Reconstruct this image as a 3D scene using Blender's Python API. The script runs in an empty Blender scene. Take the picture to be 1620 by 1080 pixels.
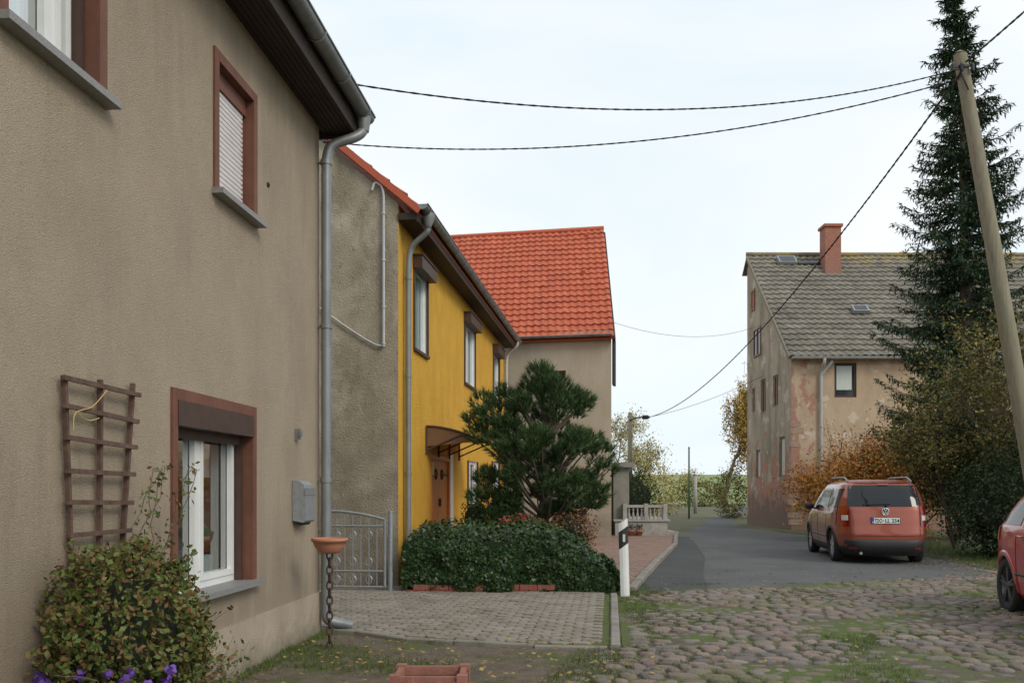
import bpy, bmesh, math, random
from mathutils import Vector, Matrix, noise
R=random.Random(11)
V=Vector
scene=bpy.context.scene
COL=scene.collection
# ---------------------------------------------------------------- mesh builder
class MB:
    def __init__(s): s.v=[];s.f=[];s.m=[];s.sm=[]
    def add(s,vs,fs,mi=0,smooth=False):
        b=len(s.v); s.v.extend([tuple(x) for x in vs])
        for f in fs:
            s.f.append([i+b for i in f]); s.m.append(mi); s.sm.append(smooth)
    def box(s,F,a0,a1,b0,b1,c0,c1,mi=0):
        vs=[F(a,b,c) for c in (c0,c1) for b in (b0,b1) for a in (a0,a1)]
        s.add(vs,[(0,2,3,1),(4,5,7,6),(0,1,5,4),(2,6,7,3),(0,4,6,2),(1,3,7,5)],mi)
    def bar(s,p,q,w,h,mi=0,up=V((0,0,1))):
        p=V(p);q=V(q);d=(q-p).normalized()
        x=d.cross(up)
        if x.length<1e-3: x=d.cross(V((0,1,0)))
        x.normalize(); y=x.cross(d).normalized()
        vs=[e+x*(w/2*a)+y*(h/2*b) for e in (p,q) for a,b in ((-1,-1),(1,-1),(1,1),(-1,1))]
        s.add(vs,[(0,3,2,1),(4,5,6,7),(0,1,5,4),(1,2,6,5),(2,3,7,6),(3,0,4,7)],mi)
    def tube(s,pts,r,k=8,mi=0,cap=True):
        pts=[V(p) for p in pts]; n=len(pts)
        if not hasattr(r,'__len__'): r=[r]*n
        vs=[];fs=[]
        prev=None
        for i,p in enumerate(pts):
            d=(pts[min(i+1,n-1)]-pts[max(i-1,0)])
            if d.length<1e-7:d=V((0,0,1))
            d.normalize()
            if prev is None:
                a=d.cross(V((0.13,0.97,0.2)))
                if a.length<.05:a=d.cross(V((1,0,0)))
            else: a=prev-d*prev.dot(d)
            a.normalize();prev=a;b=d.cross(a)
            for j in range(k):
                t=2*math.pi*j/k
                vs.append(p+(a*math.cos(t)+b*math.sin(t))*r[i])
        for i in range(n-1):
            for j in range(k):
                fs.append((i*k+j,i*k+(j+1)%k,(i+1)*k+(j+1)%k,(i+1)*k+j))
        s.add(vs,fs,mi,k>4)
        if cap:
            s.add(vs[:k],[tuple(range(k))[::-1]],mi); s.add(vs[-k:],[tuple(range(k))],mi)
    def lathe(s,F,prof,k=20,mi=0,smooth=True):
        vs=[F(r*math.cos(2*math.pi*j/k),r*math.sin(2*math.pi*j/k),h) for r,h in prof for j in range(k)]
        fs=[(i*k+j,i*k+(j+1)%k,(i+1)*k+(j+1)%k,(i+1)*k+j) for i in range(len(prof)-1) for j in range(k)]
        s.add(vs,fs,mi,smooth)
    def ngon(s,pts,mi=0): s.add(pts,[tuple(range(len(pts)))],mi)
    def sphere(s,c,r,mi=0,seg=10,rings=7,sc=(1,1,1),jit=0):
        c=V(c);vs=[];fs=[]
        for i in range(rings+1):
            ph=math.pi*i/rings
            for j in range(seg):
                th=2*math.pi*j/seg
                q=V((math.sin(ph)*math.cos(th)*sc[0],math.sin(ph)*math.sin(th)*sc[1],math.cos(ph)*sc[2]))
                vs.append(c+q*r*(1+jit*noise.noise(q*2.5+c*3)))
        for i in range(rings):
            for j in range(seg): fs.append((i*seg+j,(i+1)*seg+j,(i+1)*seg+(j+1)%seg,i*seg+(j+1)%seg))
        s.add(vs,fs,mi,True)
    def obj(s,name,mats,parent=None,recalc=True,label=None):
        base=BASE.get(parent.name,V((0,0,0))) if parent else V((0,0,0))
        me=bpy.data.meshes.new(name)
        vs=s.v if base.length==0 else [(x-base.x,y-base.y,z-base.z) for x,y,z in s.v]
        me.from_pydata(vs,[],s.f)
        if not isinstance(mats,(list,tuple)): mats=[mats]
        for m in mats: me.materials.append(m)
        me.polygons.foreach_set('material_index',s.m)
        me.polygons.foreach_set('use_smooth',s.sm)
        if recalc and len(s.f)<30000:
            bm=bmesh.new();bm.from_mesh(me)
            bmesh.ops.remove_doubles(bm,verts=bm.verts,dist=1e-5)
            bmesh.ops.recalc_face_normals(bm,faces=bm.faces);bm.to_mesh(me);bm.free()
        me.update()
        o=bpy.data.objects.new(name,me);COL.objects.link(o)
        if parent:
            o.parent=parent;BASE[o.name]=base
        if label:o['label']=label
        return o
BASE={}
def I(a,b,c): return V((a,b,c))
def root(name,loc,label,cat,group=None,rotz=0,zero=False):
    e=bpy.data.objects.new(name,None);COL.objects.link(e)
    e.empty_display_size=.3;e.location=loc;e.rotation_euler=(0,0,rotz)
    BASE[e.name]=V((0,0,0)) if zero else V(loc)
    e['label']=label;e['category']=cat
    if group:e['group']=group
    return e
def frame(O,t,n):
    O=V(O);t=V((t[0],t[1],0)).normalized();n=V((n[0],n[1],0)).normalized()
    return lambda s,o,z:V((O.x+s*t.x+o*n.x,O.y+s*t.y+o*n.y,z))
# ---------------------------------------------------------------- materials
def M(name,c1,c2=None,scale=4,rough=.85,bump=0,bscale=60,metal=0,island=None,spec=None,stretch=(1,1,1),bvor=False,bdist=.01,coat=0):
    m=bpy.data.materials.new(name);m.use_nodes=True;nt=m.node_tree;N=nt.nodes;L=nt.links
    b=N['Principled BSDF'];b.inputs['Roughness'].default_value=rough;b.inputs['Metallic'].default_value=metal
    if spec is not None:b.inputs['Specular IOR Level'].default_value=spec
    if coat:b.inputs['Coat Weight'].default_value=coat;b.inputs['Coat Roughness'].default_value=.05
    b.inputs['Base Color'].default_value=(*c1,1)
    tc=N.new('ShaderNodeTexCoord');mp=N.new('ShaderNodeMapping');mp.inputs['Scale'].default_value=stretch
    L.new(tc.outputs['Object'],mp.inputs['Vector'])
    last=None
    if island:
        g=N.new('ShaderNodeNewGeometry');r=N.new('ShaderNodeValToRGB')
        r.color_ramp.elements[0].color=(*island[0],1);r.color_ramp.elements[1].color=(*island[-1],1)
        for i,c in enumerate(island[1:-1]):
            e=r.color_ramp.elements.new((i+1)/(len(island)-1));e.color=(*c,1)
        L.new(g.outputs['Random Per Island'],r.inputs[0]);last=r.outputs[0]
    if c2 is not None:
        nz=N.new('ShaderNodeTexNoise');nz.inputs['Scale'].default_value=scale;nz.inputs['Detail'].default_value=6
        nz.inputs['Roughness'].default_value=.62
        L.new(mp.outputs[0],nz.inputs['Vector'])
        r=N.new('ShaderNodeValToRGB');r.color_ramp.elements[0].position=.3;r.color_ramp.elements[1].position=.7
        r.color_ramp.elements[0].color=(*c1,1);r.color_ramp.elements[1].color=(*c2,1)
        L.new(nz.outputs[0],r.inputs[0])
        if last is None:last=r.outputs[0]
        else:
            mx=N.new('ShaderNodeMixRGB');mx.inputs[0].default_value=.3;L.new(last,mx.inputs[1]);L.new(r.outputs[0],mx.inputs[2]);last=mx.outputs[0]
    if last: L.new(last,b.inputs['Base Color'])
    if bump:
        if bvor:
            t=N.new('ShaderNodeTexVoronoi');t.inputs['Scale'].default_value=bscale
        else:
            t=N.new('ShaderNodeTexNoise');t.inputs['Scale'].default_value=bscale;t.inputs['Detail'].default_value=5
        L.new(tc.outputs['Object'],t.inputs['Vector'])
        bp=N.new('ShaderNodeBump');bp.inputs['Strength'].default_value=bump;bp.inputs['Distance'].default_value=bdist
        L.new(t.outputs[0],bp.inputs['Height']);L.new(bp.outputs[0],b.inputs['Normal'])
    return m
def layer(m,col,scale,lo,hi,stretch=(1,1,1),z=None,amt=1,off=0,axis=2):
    nt=m.node_tree;N=nt.nodes;L=nt.links;b=N['Principled BSDF']
    tc=N.new('ShaderNodeTexCoord');mp=N.new('ShaderNodeMapping');mp.inputs['Scale'].default_value=stretch
    mp.inputs['Location'].default_value=(off,off*1.3,off*.7)
    L.new(tc.outputs['Object'],mp.inputs['Vector'])
    nz=N.new('ShaderNodeTexNoise');nz.inputs['Scale'].default_value=scale;nz.inputs['Detail'].default_value=7;nz.inputs['Roughness'].default_value=.65
    L.new(mp.outputs[0],nz.inputs['Vector'])
    mr=N.new('ShaderNodeMapRange');mr.inputs['From Min'].default_value=lo;mr.inputs['From Max'].default_value=hi
    mr.inputs['To Max'].default_value=amt
    val=nz.outputs[0]
    if z:
        sp=N.new('ShaderNodeSeparateXYZ');L.new(tc.outputs['Object'],sp.inputs[0])
        zr=N.new('ShaderNodeMapRange');zr.inputs['From Min'].default_value=z[0];zr.inputs['From Max'].default_value=z[1]
        zr.inputs['To Min'].default_value=-.35;zr.inputs['To Max'].default_value=.2
        L.new(sp.outputs[axis],zr.inputs[0])
        ad=N.new('ShaderNodeMath');L.new(val,ad.inputs[0]);L.new(zr.outputs[0],ad.inputs[1]);val=ad.outputs[0]
    L.new(val,mr.inputs[0])
    mx=N.new('ShaderNodeMixRGB')
    L.new(mr.outputs[0],mx.inputs[0]);mx.inputs[2].default_value=(*col,1)
    lk=b.inputs['Base Color'].links
    if lk:L.new(lk[0].from_socket,mx.inputs[1])
    else:mx.inputs[1].default_value=b.inputs['Base Color'].default_value
    L.new(mx.outputs[0],b.inputs['Base Color'])
    return m
def glassmat(name,refl=.3,tint=(.8,.9,.9)):
    m=bpy.data.materials.new(name);m.use_nodes=True;nt=m.node_tree;N=nt.nodes;L=nt.links
    N.remove(N['Principled BSDF'])
    t=N.new('ShaderNodeBsdfTransparent');t.inputs[0].default_value=(*tint,1)
    g=N.new('ShaderNodeBsdfGlossy');g.inputs['Roughness'].default_value=.03
    lw=N.new('ShaderNodeLayerWeight');lw.inputs[0].default_value=.3
    mr=N.new('ShaderNodeMapRange');mr.inputs['To Min'].default_value=refl*.4;mr.inputs['To Max'].default_value=.6
    L.new(lw.outputs['Fresnel'],mr.inputs[0])
    mx=N.new('ShaderNodeMixShader');L.new(mr.outputs[0],mx.inputs[0]);L.new(t.outputs[0],mx.inputs[1]);L.new(g.outputs[0],mx.inputs[2])
    L.new(mx.outputs[0],N['Material Output'].inputs[0]);return m

m_render=M('pebble_render',(.375,.297,.212),(.45,.362,.265),1.3,.95,1.0,150,bdist=.014)
layer(m_render,(.26,.205,.15),1.6,.48,.75,(1,1,.35),amt=.5)
layer(m_render,(.66,.58,.47),85,.57,.66,amt=.5)
layer(m_render,(.13,.1,.075),70,.60,.68,amt=.6,off=5)
layer(m_render,(.10,.075,.05),16,.70,.73,amt=.7,off=31)
layer(m_render,(.22,.17,.12),3,.48,.8,(1,1,.12),z=(2.4,5.2),amt=.5,off=2)
layer(m_render,(.23,.185,.135),5,.46,.7,(1,1,.10),z=(3.0,.4),amt=.4,off=12)
m_plinth=M('plinth_render',(.36,.29,.215),(.45,.37,.285),3,.95,.8,90,bdist=.01)
layer(m_plinth,(.15,.14,.09),4,.32,.7,z=(.38,0),amt=.75)
m_brown=M('rust_brown_trim',(.14,.052,.032),(.19,.076,.045),8,.7,.2,50)
layer(m_brown,(.09,.04,.028),5,.5,.7,(1,1,.3),amt=.5)
m_dkbrown=M('dark_brown_shutter',(.055,.03,.022),(.08,.045,.032),10,.55)
m_darkwood=M('dark_stained_wood',(.022,.012,.008),(.04,.022,.013),6,.7,.4,40,stretch=(1,1,6))
m_white=M('white_window_frame',(.78,.78,.76),(.7,.7,.68),5,.35)
m_shutter=M('roller_shutter_white',(.66,.62,.61),(.74,.70,.69),8,.5)
m_sill=M('granite_sill',(.16,.16,.155),(.3,.29,.28),90,.5)
m_curtain=M('net_curtain',(.42,.46,.45),(.6,.64,.63),12,.9,stretch=(8,8,.5))
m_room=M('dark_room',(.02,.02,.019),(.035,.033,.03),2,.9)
m_glass=glassmat('window_glass',.22)
m_dglass=M('dark_window_glass',(.02,.024,.026),(.05,.055,.055),2.5,.08,spec=.5)
m_zinc=M('zinc_grey_metal',(.2,.215,.22),(.27,.285,.29),3,.45,.08,20,metal=.35)
layer(m_zinc,(.12,.12,.11),5,.5,.75,(1,1,.3),amt=.65)
m_galv=M('galvanised_steel',(.26,.28,.29),(.36,.38,.39),20,.5,metal=.4)
m_whitepipe=M('pale_conduit',(.45,.46,.45),(.55,.55,.53),10,.5)
m_greygable=M('old_grey_render',(.28,.235,.165),(.43,.37,.28),1.8,.97,1.0,45,bdist=.02)
layer(m_greygable,(.52,.46,.37),1.1,.52,.66,amt=.7,off=3)
layer(m_greygable,(.15,.125,.09),2.0,.5,.72,(1,1,.5),amt=.75,off=8)
layer(m_greygable,(.14,.115,.085),1.5,.45,.7,z=(5.0,1.0),amt=.45,off=18)
layer(m_greygable,(.56,.5,.42),9,.62,.70,amt=.4,off=1)
layer(m_greygable,(.11,.095,.075),14,.60,.68,(1,1,.6),amt=.5,off=17)
m_yellow=M('yellow_render',(.62,.33,.03),(.7,.39,.045),2,.92,1.0,45,bdist=.02)
layer(m_yellow,(.44,.23,.025),3,.48,.8,(1,1,.3),amt=.5)
layer(m_yellow,(.36,.22,.05),2,.45,.7,z=(1.0,.1),amt=.5,off=3)
layer(m_yellow,(.4,.22,.03),2.5,.45,.7,(1,1,.2),z=(4.6,5.8),amt=.5,off=9)
m_door=M('orange_wood_door',(.52,.18,.025),(.64,.25,.04),6,.5,.15,30,stretch=(6,6,.6))
m_iron=M('black_iron',(.015,.015,.015),rough=.5)
m_beige=M('beige_house_render',(.39,.33,.25),(.46,.395,.305),.9,.95,.6,60)
layer(m_beige,(.27,.225,.165),2.4,.46,.8,(1,1,.25),amt=.55)
layer(m_beige,(.24,.21,.17),3,.4,.8,z=(1.3,.4),amt=.8)
m_rt=[M('red_tile%d'%i,c,d,3,.65) for i,(c,d) in enumerate([((.47,.105,.045),(.42,.09,.04)),((.53,.13,.06),(.43,.095,.04)),((.37,.08,.038),(.47,.105,.045))])]
for m in m_rt: layer(m,(.3,.09,.05),1.2,.5,.75,amt=.4)
m_ot=[M('weathered_tile%d'%i,c,d,1.5,.9,.4,40) for i,(c,d) in enumerate([((.16,.145,.115),(.25,.225,.18)),((.21,.185,.15),(.15,.135,.11)),((.125,.115,.098),(.23,.205,.165))])]
for m in m_ot:
    layer(m,(.34,.25,.08),1.2,.48,.72,z=(9.4,11.8),amt=.8); layer(m,(.075,.07,.06),.8,.5,.7,amt=.6,off=3)
    layer(m,(.32,.29,.22),2.5,.58,.68,amt=.5,off=9)
m_oldwall=M('crumbling_plaster',(.56,.41,.275),(.66,.5,.355),.8,.95,.9,30,bdist=.03)
layer(m_oldwall,(.38,.29,.2),1.3,.46,.72,(1,1,.4),amt=.7)
layer(m_oldwall,(.74,.66,.54),1.5,.57,.61,amt=.7,off=14)
layer(m_oldwall,(.42,.19,.13),1.2,.52,.56,z=(6.0,0),off=4,amt=.85)
layer(m_oldwall,(.46,.23,.17),1.7,.50,.54,(1,1,.7),z=(3.0,-.9),amt=.85,axis=0)
layer(m_oldwall,(.24,.17,.12),2.0,.42,.53,z=(2.6,.2),amt=.8,off=9)
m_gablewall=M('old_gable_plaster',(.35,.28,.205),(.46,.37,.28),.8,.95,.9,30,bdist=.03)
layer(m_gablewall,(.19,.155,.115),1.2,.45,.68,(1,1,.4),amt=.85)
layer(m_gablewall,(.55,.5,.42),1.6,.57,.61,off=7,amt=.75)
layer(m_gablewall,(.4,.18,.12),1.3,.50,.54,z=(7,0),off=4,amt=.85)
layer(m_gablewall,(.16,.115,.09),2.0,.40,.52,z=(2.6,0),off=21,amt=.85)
m_brick=M('chimney_brick',(.3,.1,.06),(.4,.15,.09),14,.9,.5,30)
m_asph=M('asphalt',(.078,.08,.082),(.11,.112,.114),1.2,.92,.8,150,bdist=.008)
layer(m_asph,(.15,.15,.145),.5,.46,.75,amt=.6); layer(m_asph,(.2,.19,.17),70,.62,.7,amt=.5)
layer(m_asph,(.10,.085,.06),1.3,.56,.72,amt=.5,off=4)
layer(m_asph,(.045,.047,.048),3,.60,.68,(.3,1,1),amt=.5,off=14)
m_asph2=M('asphalt_patch',(.05,.052,.054),(.066,.068,.07),1.5,.9,.8,150,bdist=.008)
layer(m_asph2,(.1,.1,.098),.9,.5,.75,amt=.5);layer(m_asph2,(.15,.145,.13),70,.63,.7,amt=.5)
m_ground=M('meadow_ground',(.07,.085,.03),(.13,.11,.06),.4,.97,.5,20)
layer(m_ground,(.16,.13,.09),2.2,.5,.62,amt=.8)
m_dirt=M('mossy_soil',(.12,.092,.065),(.2,.16,.115),5,.98,1,70,bdist=.03)
layer(m_dirt,(.09,.115,.025),1.4,.5,.62,amt=.8,off=2); layer(m_dirt,(.34,.28,.23),50,.59,.66,amt=.75)
layer(m_dirt,(.05,.035,.025),12,.58,.68,amt=.6,off=9)
m_joint=M('cobble_joint',(.09,.075,.055),(.14,.11,.08),8,.98,1,60,bdist=.02)
layer(m_joint,(.085,.12,.022),1.0,.42,.52,amt=.9,off=6)
m_cob=M('cobble_stone',(.13,.105,.09),(.24,.195,.165),9,.8,.8,40,island=[(.11,.095,.09),(.25,.18,.145),(.15,.135,.125),(.28,.22,.185),(.16,.10,.08),(.2,.18,.165),(.085,.08,.078),(.25,.165,.13),(.18,.15,.125)],bdist=.018)
layer(m_cob,(.10,.12,.035),1.0,.50,.62,amt=.6,off=6)
layer(m_cob,(.065,.055,.045),3,.50,.75,amt=.55,off=1)
layer(m_cob,(.36,.31,.26),30,.6,.7,amt=.4,off=3)
m_pave=M('concrete_paver',(.2,.175,.145),(.27,.24,.2),6,.9,.6,90,island=[(.2,.175,.145),(.29,.255,.21),(.23,.195,.155),(.25,.22,.185)],bdist=.005)
layer(m_pave,(.12,.105,.07),2.2,.46,.72,amt=.7);layer(m_pave,(.1,.12,.04),1.6,.58,.70,amt=.55,off=4)
m_redpave=M('red_paver',(.24,.15,.115),(.3,.2,.16),4,.9,.4,60,island=[(.2,.13,.1),(.3,.2,.16),(.26,.19,.16)])
m_kerb=M('kerb_stone',(.23,.21,.185),(.31,.285,.25),6,.9,.5,60)
layer(m_kerb,(.11,.11,.07),3,.43,.68,amt=.75)
m_hill=M('distant_field',(.16,.22,.07),(.24,.26,.11),.03,.97)
m_trellis=M('weathered_trellis',(.07,.038,.026),(.15,.09,.065),12,.85,.4,60)
m_bark=M('bark',(.1,.08,.06),(.17,.14,.11),10,.95,.8,40)
m_twig=M('twig',(.13,.1,.075),(.19,.15,.11),10,.95)
m_polewood=M('weathered_pole_wood',(.2,.175,.12),(.3,.265,.19),5,.9,.6,60,stretch=(6,6,.5))
layer(m_polewood,(.15,.18,.09),3,.48,.7,(3,3,.3),amt=.5);layer(m_polewood,(.08,.06,.04),4,.6,.68,(8,8,.2),amt=.6,off=3)
m_cable=M('black_cable',(.012,.012,.012),rough=.6)
m_conc=M('concrete',(.33,.32,.29),(.42,.4,.37),4,.9,.4,50)
layer(m_conc,(.18,.17,.14),2.5,.5,.7,amt=.6)
def leafmat(name,cols,rough=.6):
    m=M(name,cols[0],None,rough=rough,island=cols)
    b=m.node_tree.nodes['Principled BSDF'];b.inputs['Specular IOR Level'].default_value=.3
    return m
l_ivy=leafmat('ivy_leaf',[(.012,.028,.01),(.022,.05,.015),(.04,.08,.022),(.018,.035,.012),(.06,.10,.032)],.4)
l_pine=leafmat('pine_needle',[(.025,.055,.018),(.05,.095,.03),(.085,.14,.045),(.035,.07,.024)])
l_spruce=leafmat('spruce_needle',[(.016,.038,.018),(.032,.064,.029),(.055,.098,.04),(.024,.05,.024)])
l_bush=leafmat('garden_bush_leaf',[(.055,.085,.018),(.12,.15,.033),(.15,.135,.04),(.18,.075,.04),(.08,.12,.028),(.10,.14,.035)])
l_yg=leafmat('yellow_green_leaf',[(.07,.085,.018),(.17,.15,.03),(.11,.115,.025),(.27,.2,.045),(.05,.065,.02)])
l_birch=leafmat('birch_gold_leaf',[(.52,.31,.06),(.6,.4,.1),(.45,.26,.05),(.38,.33,.09)])
l_orange=leafmat('orange_shrub_leaf',[(.42,.14,.02),(.5,.22,.03),(.28,.1,.02),(.36,.22,.04),(.46,.18,.025)])
l_olive=leafmat('olive_tree_leaf',[(.36,.31,.09),(.44,.36,.13),(.26,.26,.08)])
l_dark=leafmat('dark_shrub_leaf',[(.018,.035,.011),(.035,.065,.018),(.055,.075,.024),(.02,.04,.013)])
l_red=leafmat('heather_leaf',[(.28,.09,.05),(.34,.15,.08),(.16,.1,.05),(.12,.12,.05)])
l_litter=leafmat('fallen_leaf',[(.3,.2,.05),(.22,.12,.04),(.4,.3,.08),(.15,.09,.04)])
l_grass=leafmat('grass_blade',[(.06,.10,.015),(.09,.15,.025),(.13,.14,.045),(.06,.09,.02)])
l_purple=leafmat('purple_petal',[(.13,.06,.32),(.19,.09,.42),(.09,.04,.22)])
l_redfl=leafmat('red_petal',[(.4,.03,.03),(.5,.1,.08),(.4,.05,.15)])
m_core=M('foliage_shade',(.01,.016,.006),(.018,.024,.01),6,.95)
m_terra=M('terracotta',(.42,.17,.1),(.5,.22,.14),6,.8)
layer(m_terra,(.3,.16,.11),8,.5,.7,amt=.6)
m_post=M('delineator_plastic',(.8,.8,.78),(.7,.7,.67),4,.45)
m_black=M('black_plastic',(.018,.018,.019),(.028,.028,.028),20,.55)
m_reflect=M('reflector',(.6,.6,.55),rough=.25)
m_soil=M('potting_soil',(.05,.035,.025),(.09,.065,.045),20,.95)
m_redconc=M('red_concrete_trough',(.26,.11,.08),(.36,.16,.12),12,.9,.6,60)
layer(m_redconc,(.14,.09,.06),5,.5,.7,amt=.6)

# ---------------------------------------------------------------- foliage helpers
def rv(): 
    while True:
        v=V((R.uniform(-1,1),R.uniform(-1,1),R.uniform(-1,1)))
        if .01<v.length<1:return v.normalized()
def leaf(mb,p,size,asp=.6,mi=0,n=None,flat=0):
    d=rv()
    if n is not None:
        d=(rv()+n*flat); a=d.cross(rv()).normalized(); d.normalize(); b=d.cross(a).normalized()
    else:
        a=d; b=a.cross(rv()).normalized()
    s=size*R.uniform(.6,1.25)
    w=s*asp
    mb.add([p-a*s*.5,p+b*w*.5-a*s*.05,p+a*s*.5,p-b*w*.5-a*s*.05],[(0,1,2,3)],mi)
def grow(mb,p,d,L,r,depth,tips,droop=0,spread=.7,nch=3,k=5,up=0):
    pts=[V(p)];d=V(d).normalized();p=V(p);mids=[]
    for i in range(4):
        d=(d+rv()*.16+V((0,0,up-droop))).normalized();p=p+d*L/4;pts.append(p.copy());mids.append((p.copy(),d.copy()))
    mb.tube(pts,[r*(1-.12*i) for i in range(5)],k if r>.02 else 3,0,cap=False)
    if depth<=1: tips.extend(pts[1:])
    if depth==0:return
    for j in range(nch):
        q,dd=mids[min(3,R.randint(1,3)) if j else 3]
        nd=(dd+rv()*spread).normalized()
        grow(mb,q,nd,L*R.uniform(.6,.82),r*.58,depth-1,tips,droop*1.2,spread,nch,k,up)
def tree(name,loc,H,label,cat,lm,nleaf,lsize,r=.15,depth=4,droop=0,spread=.7,nch=3,sc=.3,stems=1,twm=None,group=None,hang=0,first=.32,up=.03,lean=.1):
    rt=root(name,loc,label,cat,group)
    mb=MB();tips=[]
    for sidx in range(stems):
        d=V((R.uniform(-1,1)*lean*(1 if stems==1 else 5),R.uniform(-1,1)*lean*(1 if stems==1 else 5),1))
        grow(mb,V(loc),d,H*first,r,depth,tips,droop,spread,nch,6,up)
    if hang:
        for t in R.sample(tips,min(420,len(tips))):
            L=R.uniform(.8,3.0);ps=[t]
            for j in range(3):ps.append(ps[-1]+V((R.uniform(-.12,.12),R.uniform(-.12,.12),-L/3)))
            if ps[-1].z<.6:continue
            mb.tube(ps,.012,3,cap=False);tips+=ps[1:]*2
    mb.obj('trunk',twm or m_bark,rt,recalc=False)
    lb=MB()
    for i in range(nleaf):
        t=R.choice(tips)
        if hang:
            p=t+V((R.gauss(0,sc*.22),R.gauss(0,sc*.22),-abs(R.gauss(0,hang))))
        else:p=t+rv()*abs(R.gauss(0,sc))
        if p.z<.05:p.z=.05+R.random()*.3
        leaf(lb,p,lsize,.65)
    lb.obj('crown',lm,rt,recalc=False)
    return rt

# ---------------------------------------------------------------- building helpers
def wall_open(mb,F,s0,s1,z0,z1,ops,depth,mi=0,rmi=1,o=0):
    ss=sorted({s0,s1,*[a for q in ops for a in q[:2]]});zs=sorted({z0,z1,*[a for q in ops for a in q[2:4]]})
    for i in range(len(ss)-1):
        for j in range(len(zs)-1):
            cs=(ss[i]+ss[i+1])/2;cz=(zs[j]+zs[j+1])/2
            if any(q[0]<cs<q[1] and q[2]<cz<q[3] for q in ops):continue
            mb.ngon([F(ss[i],o,zs[j]),F(ss[i+1],o,zs[j]),F(ss[i+1],o,zs[j+1]),F(ss[i],o,zs[j+1])],mi)
    for a,b,c,d in [q[:4] for q in ops]:
        for e in ([(a,c),(b,c)],[(b,c),(b,d)],[(b,d),(a,d)],[(a,d),(a,c)]):
            (x,y),(u,w)=e
            mb.ngon([F(x,o,y),F(u,o,w),F(u,o-depth,w),F(x,o-depth,y)],rmi)
def winframe(mb,F,a,b,c,d,o,w=.06,t=.05,mull=(),mi=0):
    mb.box(F,a,b,o-t,o,c,c+w,mi);mb.box(F,a,b,o-t,o,d-w,d,mi)
    mb.box(F,a,a+w,o-t,o,c+w,d-w,mi);mb.box(F,b-w,b,o-t,o,c+w,d-w,mi)
    for m in mull: mb.box(F,m-w*.6,m+w*.6,o-t,o,c+w,d-w,mi)
def curtain(mb,F,a,b,c,d,o,mi=0,fq=45,amp=.02):
    n=60;vs=[]
    for i in range(n+1):
        s=a+(b-a)*i/n;oo=o+amp*math.sin(s*fq)+amp*.5*math.sin(s*fq*2.3+1)
        vs+=[F(s,oo,c),F(s,oo,d)]
    mb.add(vs,[(2*i,2*i+2,2*i+3,2*i+1) for i in range(n)],mi,True)
def tile_roof(P0,U,W,lu,lw,mats,name,parent,amp=.028,step=.035,tw=.26,th=.34,label=None,sub=8):
    P0=V(P0);U=V(U).normalized();W=V(W).normalized();Nn=U.cross(W).normalized()
    if Nn.z<0:Nn=-Nn
    nu=int(lu/tw);tw=lu/nu;nw=int(lw/th);th=lw/nw
    mb=MB();vs=[]
    prof=[0,.35,.8,1,.8,.35,0,-.1][:sub]
    nc=nu*sub+1
    for r in range(nw):
        for e in (0,1):
            w=r*th+(th-.003)*e;jr=noise.noise(V((r*.7,0,3)))*.008
            for c in range(nc):
                u=c*tw/sub;hh=prof[c%sub]*amp+(step if e==0 else 0)+noise.noise(P0+V((u*.6,w*.6,0)))*.04+noise.noise(V((c//sub*1.7,r*2.3,1)))*.012
                vs.append(P0+U*u+W*(w+(jr if e==0 else 0))+Nn*hh)
    mb.v=[tuple(v) for v in vs]
    for r in range(2*nw-1):
        for c in range(nc-1):
            mb.f.append([r*nc+c,r*nc+c+1,(r+1)*nc+c+1,(r+1)*nc+c])
            random.seed((r//2)*997+(c//sub)*31)
            mb.m.append(random.choice([0,0,1,2]));mb.sm.append(False)
    F=lambda a,b,c:P0+U*a+W*b+Nn*c
    mb.box(F,0,lu,0,lw,-.08,-.035,0)
    return mb.obj(name,mats,parent,recalc=False,label=label)
def gutter(F,s0,s1,o,z,r,mat,parent,name='gutter'):
    mb=MB();k=8
    for rr in (r,r-.006):
        vs=[];
        for s in (s0,s1):
            for i in range(k+1):
                t=math.pi+math.pi*i/k
                vs.append(F(s,o+rr*math.cos(t),z+rr*math.sin(t)))
        mb.add(vs,[(i,i+1,k+2+i,k+1+i) for i in range(k)],0,True)
    mb.tube([F(s0,o+r,z),F(s1,o+r,z)],.012,6)
    for s in (s0,s1): mb.ngon([F(s,o+r*math.cos(math.pi+math.pi*i/k),z+r*math.sin(math.pi+math.pi*i/k)) for i in range(k+1)])
    n=int(abs(s1-s0)/.8)
    for i in range(n+1):
        s=s0+(s1-s0)*(i+.3)/(n+1)
        mb.tube([F(s,o+(r+.006)*math.cos(math.pi+math.pi*j/k),z+(r+.006)*math.sin(math.pi+math.pi*j/k)) for j in range(k+1)],.008,4)
    return mb.obj(name,mat,parent,recalc=False)
def smoothpts(pts,n=6):
    pts=[V(p) for p in pts];out=[]
    for i in range(len(pts)-1):
        p0=pts[max(i-1,0)];p1=pts[i];p2=pts[i+1];p3=pts[min(i+2,len(pts)-1)]
        for j in range(n):
            t=j/n
            out.append(.5*((2*p1)+(p2-p0)*t+(2*p0-5*p1+4*p2-p3)*t*t+(3*p1-p0-3*p2+p3)*t**3))
    out.append(pts[-1]);return out
def collar(mb,p,r,h=.05,d=V((0,0,1))): mb.tube([V(p)-d*h/2,V(p)+d*h/2],r,12)

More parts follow.
